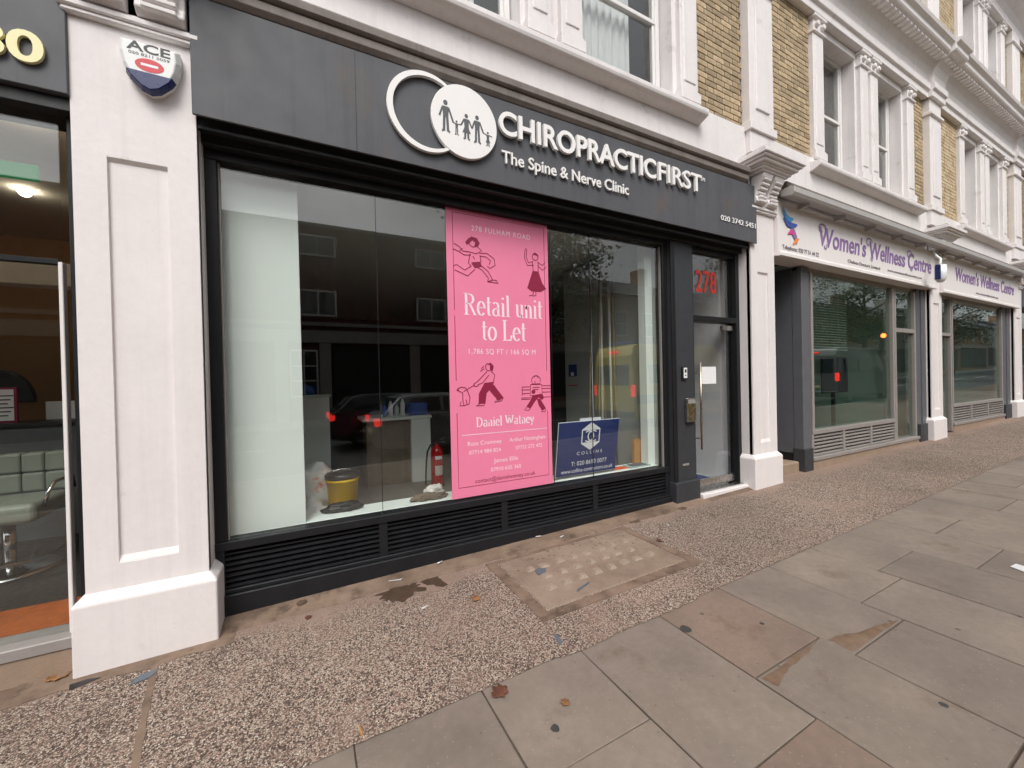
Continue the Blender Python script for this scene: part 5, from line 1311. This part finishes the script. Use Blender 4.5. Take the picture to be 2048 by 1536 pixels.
def car(name, label, cat, x, y0, y1, paint, L_=4.4, tail='taillight'):
    zg = G(x+L_/2)-.13
    P = thing(name, label, cat, (x+L_/2, (y0+y1)/2, zg))
    body = [(x+.02, zg+.32), (x, zg+.62), (x+.06, zg+.98), (x+.16, zg+1.04), (x+.95, zg+1.06), (x+3.1, zg+1.02), (x+L_-.1, zg+.78), (x+L_, zg+.55), (x+L_-.03, zg+.28), (x+L_-.3, zg+.22), (x+.3, zg+.24)]
    m_ = MB(); loft(m_, body, y0, y1, zg+.6, .12); fix_normals(m_.build('body', paint, P, .05, 3))
    cabin = [(x+.18, zg+1.04), (x+.55, zg+1.40), (x+.9, zg+1.47), (x+2.1, zg+1.47), (x+2.55, zg+1.36), (x+3.15, zg+1.02)]
    m_ = MB(); loft(m_, cabin, y0+.08, y1-.08, zg+1.02, .42); fix_normals(m_.build('roof', paint, P, .05, 3))
    for s_, yy in ((-1, y0+.08), (1, y1-.08)):
        for a in ([(x+.62, 1.10), (x+.85, 1.38), (x+1.5, 1.40), (x+1.5, 1.08)], [(x+1.58, 1.08), (x+1.58, 1.40), (x+2.15, 1.40), (x+2.85, 1.07)]):
            g_ = MB().add([(px, yy+(-s_)*((pz-1.02)*.42)+s_*.012, zg+pz) for px, pz in a], [(0, 1, 2, 3)]); g_.build('side_window', 'oppglass', P)
    g_ = MB().add([(x+.22, y0+.2, zg+1.10), (x+.22, y1-.2, zg+1.10), (x+.53, y1-.32, zg+1.385), (x+.53, y0+.32, zg+1.385)], [(0, 1, 2, 3)])
    for v in g_.v: v.x -= .02
    g_.build('rear_window', 'oppglass', P)
    for yy in (y0+.03, y1-.31): box('tail_lamp', tail, P, x-.01, x+.14, yy, yy+.28, zg+.78, zg+.95, .02)
    box('number_plate', 'cream', P, x-.025, x-.005, (y0+y1)/2-.26, (y0+y1)/2+.26, zg+.56, zg+.67)
    for wx in (x+.82, x+L_-.85):
        for yy in (y0+.12, y1-.12): wheel(P, wx, yy, zg)
car('parked_car', 'silver hatchback with red tail lamps stopped by the kerb opposite the window', 'car', 1.35, -7.0, -5.25, 'carsilver')
car('parked_car', 'black car with red tail lamps in the outer lane opposite the window', 'car', .55, -9.3, -7.6, 'carblack')
car('parked_car', 'dark car with lit tail lamps ahead of the yellow van in the outer lane', 'car', 17.6, -9.2, -7.5, 'carblack')
def van(label, x, y0, y1, paint, h, L_, amb):
    zg = G(x+L_/2)-.13
    P = thing('ambulance' if amb else 'delivery_van', label, 'van', (x+L_/2, (y0+y1)/2, zg))
    body = [(x, zg+.42), (x, zg+h-.35), (x+.12, zg+h-.06), (x+.3, zg+h), (x+L_-1.9, zg+h), (x+L_-1.6, zg+h-.12), (x+L_-.85, zg+1.35), (x+L_-.1, zg+1.08), (x+L_, zg+.8), (x+L_-.02, zg+.4), (x+L_-.3, zg+.3), (x+.2, zg+.3)]
    m_ = MB(); loft(m_, body, y0, y1, zg+1.3, .09); fix_normals(m_.build('body', paint, P, .06, 3))
    ym = (y0+y1)/2
    for a, b in ((y0+.22, ym-.05), (ym+.05, y1-.22)): box('rear_window', 'oppglass', P, x-.012, x+.02, a, b, zg+1.35, zg+2.0, .02)
    box('bumper', 'blackplastic', P, x-.10, x+.05, y0+.02, y1-.02, zg+.34, zg+.56, .03)
    for yy in (y0+.02, y1-.16): box('tail_lamp', 'taillight', P, x-.02, x+.08, yy, yy+.13, zg+1.0, zg+1.36, .02)
    box('brake_lamp', 'taillight', P, x-.015, x+.05, ym-.2, ym+.2, zg+h-.24, zg+h-.18, .01)
    for yy, s_ in ((y0, -1), (y1, 1)):
        for a, b in ((x+.6, x+1.7), (x+1.85, x+2.9)):
            k = [(a, 1.40), (b, 1.40), (b, 1.98), (a, 1.98)]
            MB().add([(px, yy-s_*(pz-1.3)*.09+s_*.02, zg+pz) for px, pz in k], [(0, 1, 2, 3)]).build('side_window', 'oppglass', P)
        if amb: MB().box(x+.1, x+L_-.4, yy-.012 if s_ < 0 else yy-.02, yy+.02 if s_ < 0 else yy+.012, zg+.78, zg+1.05).build('side_stripe', 'ambgreen', P)
    box('number_plate', 'cream', P, x-.02, x+.01, ym-.26, ym+.26, zg+.70, zg+.81)
    if amb: box('roof_lights', 'blueplastic', P, x+.3, x+.6, y0+.35, y1-.35, zg+h, zg+h+.12, .03)
    for wx in (x+.95, x+L_-1.0):
        for yy in (y0+.12, y1-.12): wheel(P, wx, yy, zg, .36)
van('yellow ambulance stopped at the kerb opposite the right half of the window', 8.75, -6.95, -5.05, 'ambyellow', 2.62, 5.6, True)
van('white delivery van with red tail lamps in front of the wellness shops', 20.5, -7.1, -5.1, 'vanwhite', 2.5, 5.4, False)
TL = thing('traffic_light', 'traffic light showing red on the near kerb beyond the shops', 'traffic light', (24.5, -4.95, G(24)))
MB().tube([(24.5, -4.95, G(24)-.1), (24.5, -4.95, G(24)+2.2)], .06, 10).build('pole', 'blackplastic', TL)
box('head', 'blackplastic', TL, 24.32, 24.62, -5.12, -4.78, G(24)+2.2, G(24)+3.1, .03)
MB().lathe([(.10, 0), (.10, -.02)], (24.318, -4.95, G(24)+2.93), 18, 'x').build('red_lamp', 'siglight', TL)

# ------------------------------------------------------------------ litter and marks on the ground
def blob(name, mt, x, y, r, seed, label, cat, h=.0025, base=.006, n=26, amp=.35, asp=1., rz=0., group=None):
    pts = []
    for i in range(n):
        a = 2*math.pi*i/n; k = r*(1+amp*mnoise.noise(Vector((math.cos(a)*1.3+seed, math.sin(a)*1.3, seed)))+amp*.6*mnoise.noise(Vector((math.cos(a)*4+seed, math.sin(a)*4, 1))))
        px, py = k*math.cos(a), k*math.sin(a)*asp
        pts.append((px*math.cos(rz)-py*math.sin(rz), px*math.sin(rz)+py*math.cos(rz)))
    vs = [(x+px, y+py, G(x+px)+base) for px, py in pts]+[(x+px*.9, y+py*.9, G(x+px)+base+h) for px, py in pts]
    m_ = MB().add(vs, [tuple(range(n, 2*n))]+[(i, (i+1) % n, (i+1) % n+n, i+n) for i in range(n)])
    o = m_.build(name, mt, None, at=None); tag(o, label, cat, group); return o
def leaf(name, mt, x, y, s_, rz, label, base=.007, curl=.3):
    m_ = MB(); vs = []; fs = []
    for i in range(9):
        t = i/8; w = s_*.42*math.sin(math.pi*min(1, t*.92+.04))*(1+.35*math.sin(i*2.4))
        zc = base+.004+curl*s_*(t-.5)**2
        vs += [(-s_/2+s_*t, -w, zc+abs(w)*.25), (-s_/2+s_*t, 0, zc), (-s_/2+s_*t, w, zc+abs(w)*.3)]
    for i in range(8):
        a = 3*i; fs += [(a, a+3, a+4, a+1), (a+1, a+4, a+5, a+2)]
    c_, s__ = math.cos(rz), math.sin(rz)
    vs = [(x+px*c_-py*s__, y+px*s__+py*c_, G(x)+pz) for px, py, pz in vs]
    o = m_.add(vs, fs, True).build(name, mt); so = o.modifiers.new('thick', 'SOLIDIFY'); so.thickness = .0012
    return tag(o, label, 'leaf')
def scrap(name, mt, pts, label, cat, base=.007, crumple=.008):
    n = len(pts); vs = [(x, y, G(x)+base+.0015+random.random()*crumple) for x, y in pts]
    o = MB().add(vs, [tuple(range(n))]).build(name, mt); so = o.modifiers.new('thick', 'SOLIDIFY'); so.thickness = .0012
    return tag(o, label, cat)
def butt(x, y, rz, label, base=.012, mt='litter'):
    d = Vector((math.cos(rz), math.sin(rz), 0))*.028; p = Vector((x, y, G(x)+base))
    return tag(MB().tube([p-d, p+d], .0055, 8).build('cigarette_end', mt), label, 'litter')
blob('spill_stain', 'wet', .655, -.06, .17, 1.3, 'dark brown wet stain on the forecourt below the left louvres', 'stain', h=.0015, asp=.85, n=70, amp=.75)
blob('spill_stain', 'wet', .905, -.03, .09, 4.3, 'smaller dark stain just right of the big wet stain', 'stain', h=.0015, asp=1.3, amp=.8, n=60)
blob('dirt_patch', 'muck', 3.23, .02, .085, 2.1, 'dark clump of dirt by the wall behind the cellar hatch', 'dirt', h=.008, asp=.7, rz=.5)
blob('dirt_patch', 'muck', 3.98, .02, .075, 6.1, 'dark clump of dirt at the foot of the grey door post', 'dirt', h=.008, asp=.7, rz=-.5)
blob('dirt_patch', 'muck', -.06, .10, .035, 9.1, 'small dark clod below the leftmost louvre panel', 'dirt', h=.01, base=.03)
for k, (x, y, r, lb) in enumerate(((2.14, -1.538, .035, 'large dark gum spot on the paving near the forecourt edge'), (1.009, -1.72, .022, 'round dark gum spot on the paving at bottom centre'), (2.703, -2.554, .017, 'dark gum spot on the paving at lower right'), (2.60, -1.75, .014, 'small dark gum spot in the middle of a slab near the forecourt'))):
    blob('gum_spot', 'gum', x, y, r, k*3.7, lb, 'gum spot', h=.0012, base=.0025, amp=.2, group='gum spots on the paving')
scrap('paper_scrap', 'litter', [(.57, .08), (.66, .05), (.70, .10), (.66, .15), (.60, .16)], 'crumpled pale paper scrap at the edge of the wet stain', 'litter', .012, .02)
scrap('slate_scrap', 'slatelitter', [(-.93, -.29), (-.84, -.27), (-.82, -.20), (-.90, -.21)], 'grey square scrap in front of the left pilaster plinth', 'litter', .007, .004)
scrap('black_scrap', 'black', [(-1.22, -.16), (-1.10, -.12), (-1.17, -.09), (-1.24, -.10)], 'black triangular scrap before the left pilaster', 'litter', .007, .012)
scrap('slate_scrap', 'slatelitter', [(1.35, -1.255), (1.385, -1.245), (1.395, -1.16), (1.375, -1.15)], 'narrow blue-grey scrap near the forecourt edge', 'litter', .007, .004)
scrap('slate_scrap', 'slatelitter', [(1.80, -.84), (1.97, -.78), (1.96, -.765), (1.82, -.81)], 'thin grey sliver lying on the cellar hatch', 'litter', .015, .003)
scrap('slate_scrap', 'slatelitter', [(1.68, -.46), (1.74, -.47), (1.80, -.40), (1.74, -.36), (1.70, -.38)], 'grey patch between the left studs of the cellar hatch', 'litter', .017, .004)
scrap('paper_scrap', 'litter', [(4.90, -2.40), (5.02, -2.40), (5.04, -2.33), (4.93, -2.32)], 'white paper scrap on the paving at the right edge', 'litter', .002, .006)
leaf('fallen_leaf', 'leafdry', 1.102, -.514, .075, .6, 'curled tan leaf on the pebbles left of the hatch')
leaf('fallen_leaf', 'leafdry', -1.33, .02, .11, .3, 'tan leaf in the corner left of the white pilaster', .008)
leaf('fallen_leaf', 'leafred', 3.03, -.514, .06, 1.2, 'reddish leaf at the right corner of the hatch', .016)
leaf('fallen_leaf', 'leafred', .874, -1.40, .10, .3, 'reddish leaf on the paving joint at bottom centre', .002)
leaf('fallen_leaf', 'leafred', -.02, -.10, .05, 1.0, 'small reddish leaf on the forecourt below the left louvres')
leaf('twig_leaf', 'leafdry', 1.132, -1.628, .05, 1.9, 'pale curled leaf on the slab at bottom centre', .002)
butt(.74, -.414, .3, 'white cigarette end on the pebbles left of the tan leaf')
butt(3.43, -.265, 1.2, 'white cigarette end right of the hatch')
butt(.197, -1.274, 1.6, 'pale cigarette end at the bottom left forecourt edge', mt='kraft')
butt(2.28, .06, .2, 'white cigarette end behind the hatch by the louvres', .03)
butt(1.02, .13, .4, 'white cigarette end on the ledge below the second louvre panel', .055)
butt(2.05, .14, -.2, 'white cigarette end on the ledge below the third louvre panel', .055)
def sandpatch(pts, label):
    n = len(pts); c = (sum(p[0] for p in pts)/n, sum(p[1] for p in pts)/n); ed = []
    for i in range(n):
        a, b = pts[i], pts[(i+1) % n]
        for k in range(8):
            t = k/8; x, y = a[0]+(b[0]-a[0])*t, a[1]+(b[1]-a[1])*t; w = .02*mnoise.noise(Vector((x*18, y*18, 3)))+.008*mnoise.noise(Vector((x*70, y*70, 3)))
            ed.append((x+w, y+w))
    m = len(ed); vs = [(x, y, G(x)+.0025) for x, y in ed]+[(c[0], c[1], G(c[0])+.0062)]
    o = MB().add(vs, [(i, (i+1) % m, m) for i in range(m)]).build('sand_patch', 'sand'); tag(fix_normals(o), label, 'stain')
sandpatch([(2.14, -2.015), (2.15, -2.10), (2.30, -2.06), (2.73, -2.02)], 'brown sandy wedge along a slab joint at lower centre right')
sandpatch([(2.78, -2.03), (2.775, -2.165), (3.37, -2.17), (3.05, -2.11)], 'brown sandy wedge at the near end of a slab, right of the other wedge')
rl = random.Random(3)
fk = MB()
for k in range(40):
    x = hx0+.08+rl.random()*1.35; y = hy1-.03-abs(rl.gauss(0, .12)); r_ = rl.uniform(.006, .018)
    pts = [(x+r_*rl.uniform(.5, 1.2)*math.cos(a*.785), y+r_*rl.uniform(.4, .9)*math.sin(a*.785)) for a in range(8)]
    fk.add([(px, py, G(px)+.0140) for px, py in pts]+[(x, y, G(x)+.0175)], [(a, (a+1) % 8, 8) for a in range(8)])
fk.build('dirt_flecks', 'muck', hatch)['kind'] = 'stuff'
for ob in list(bpy.data.objects):
    if ob.type == 'MESH' and ob.parent is None and 'kind' not in ob and 'category' not in ob: print('UNTAGGED', ob.name)
print('objects', len(bpy.data.objects))
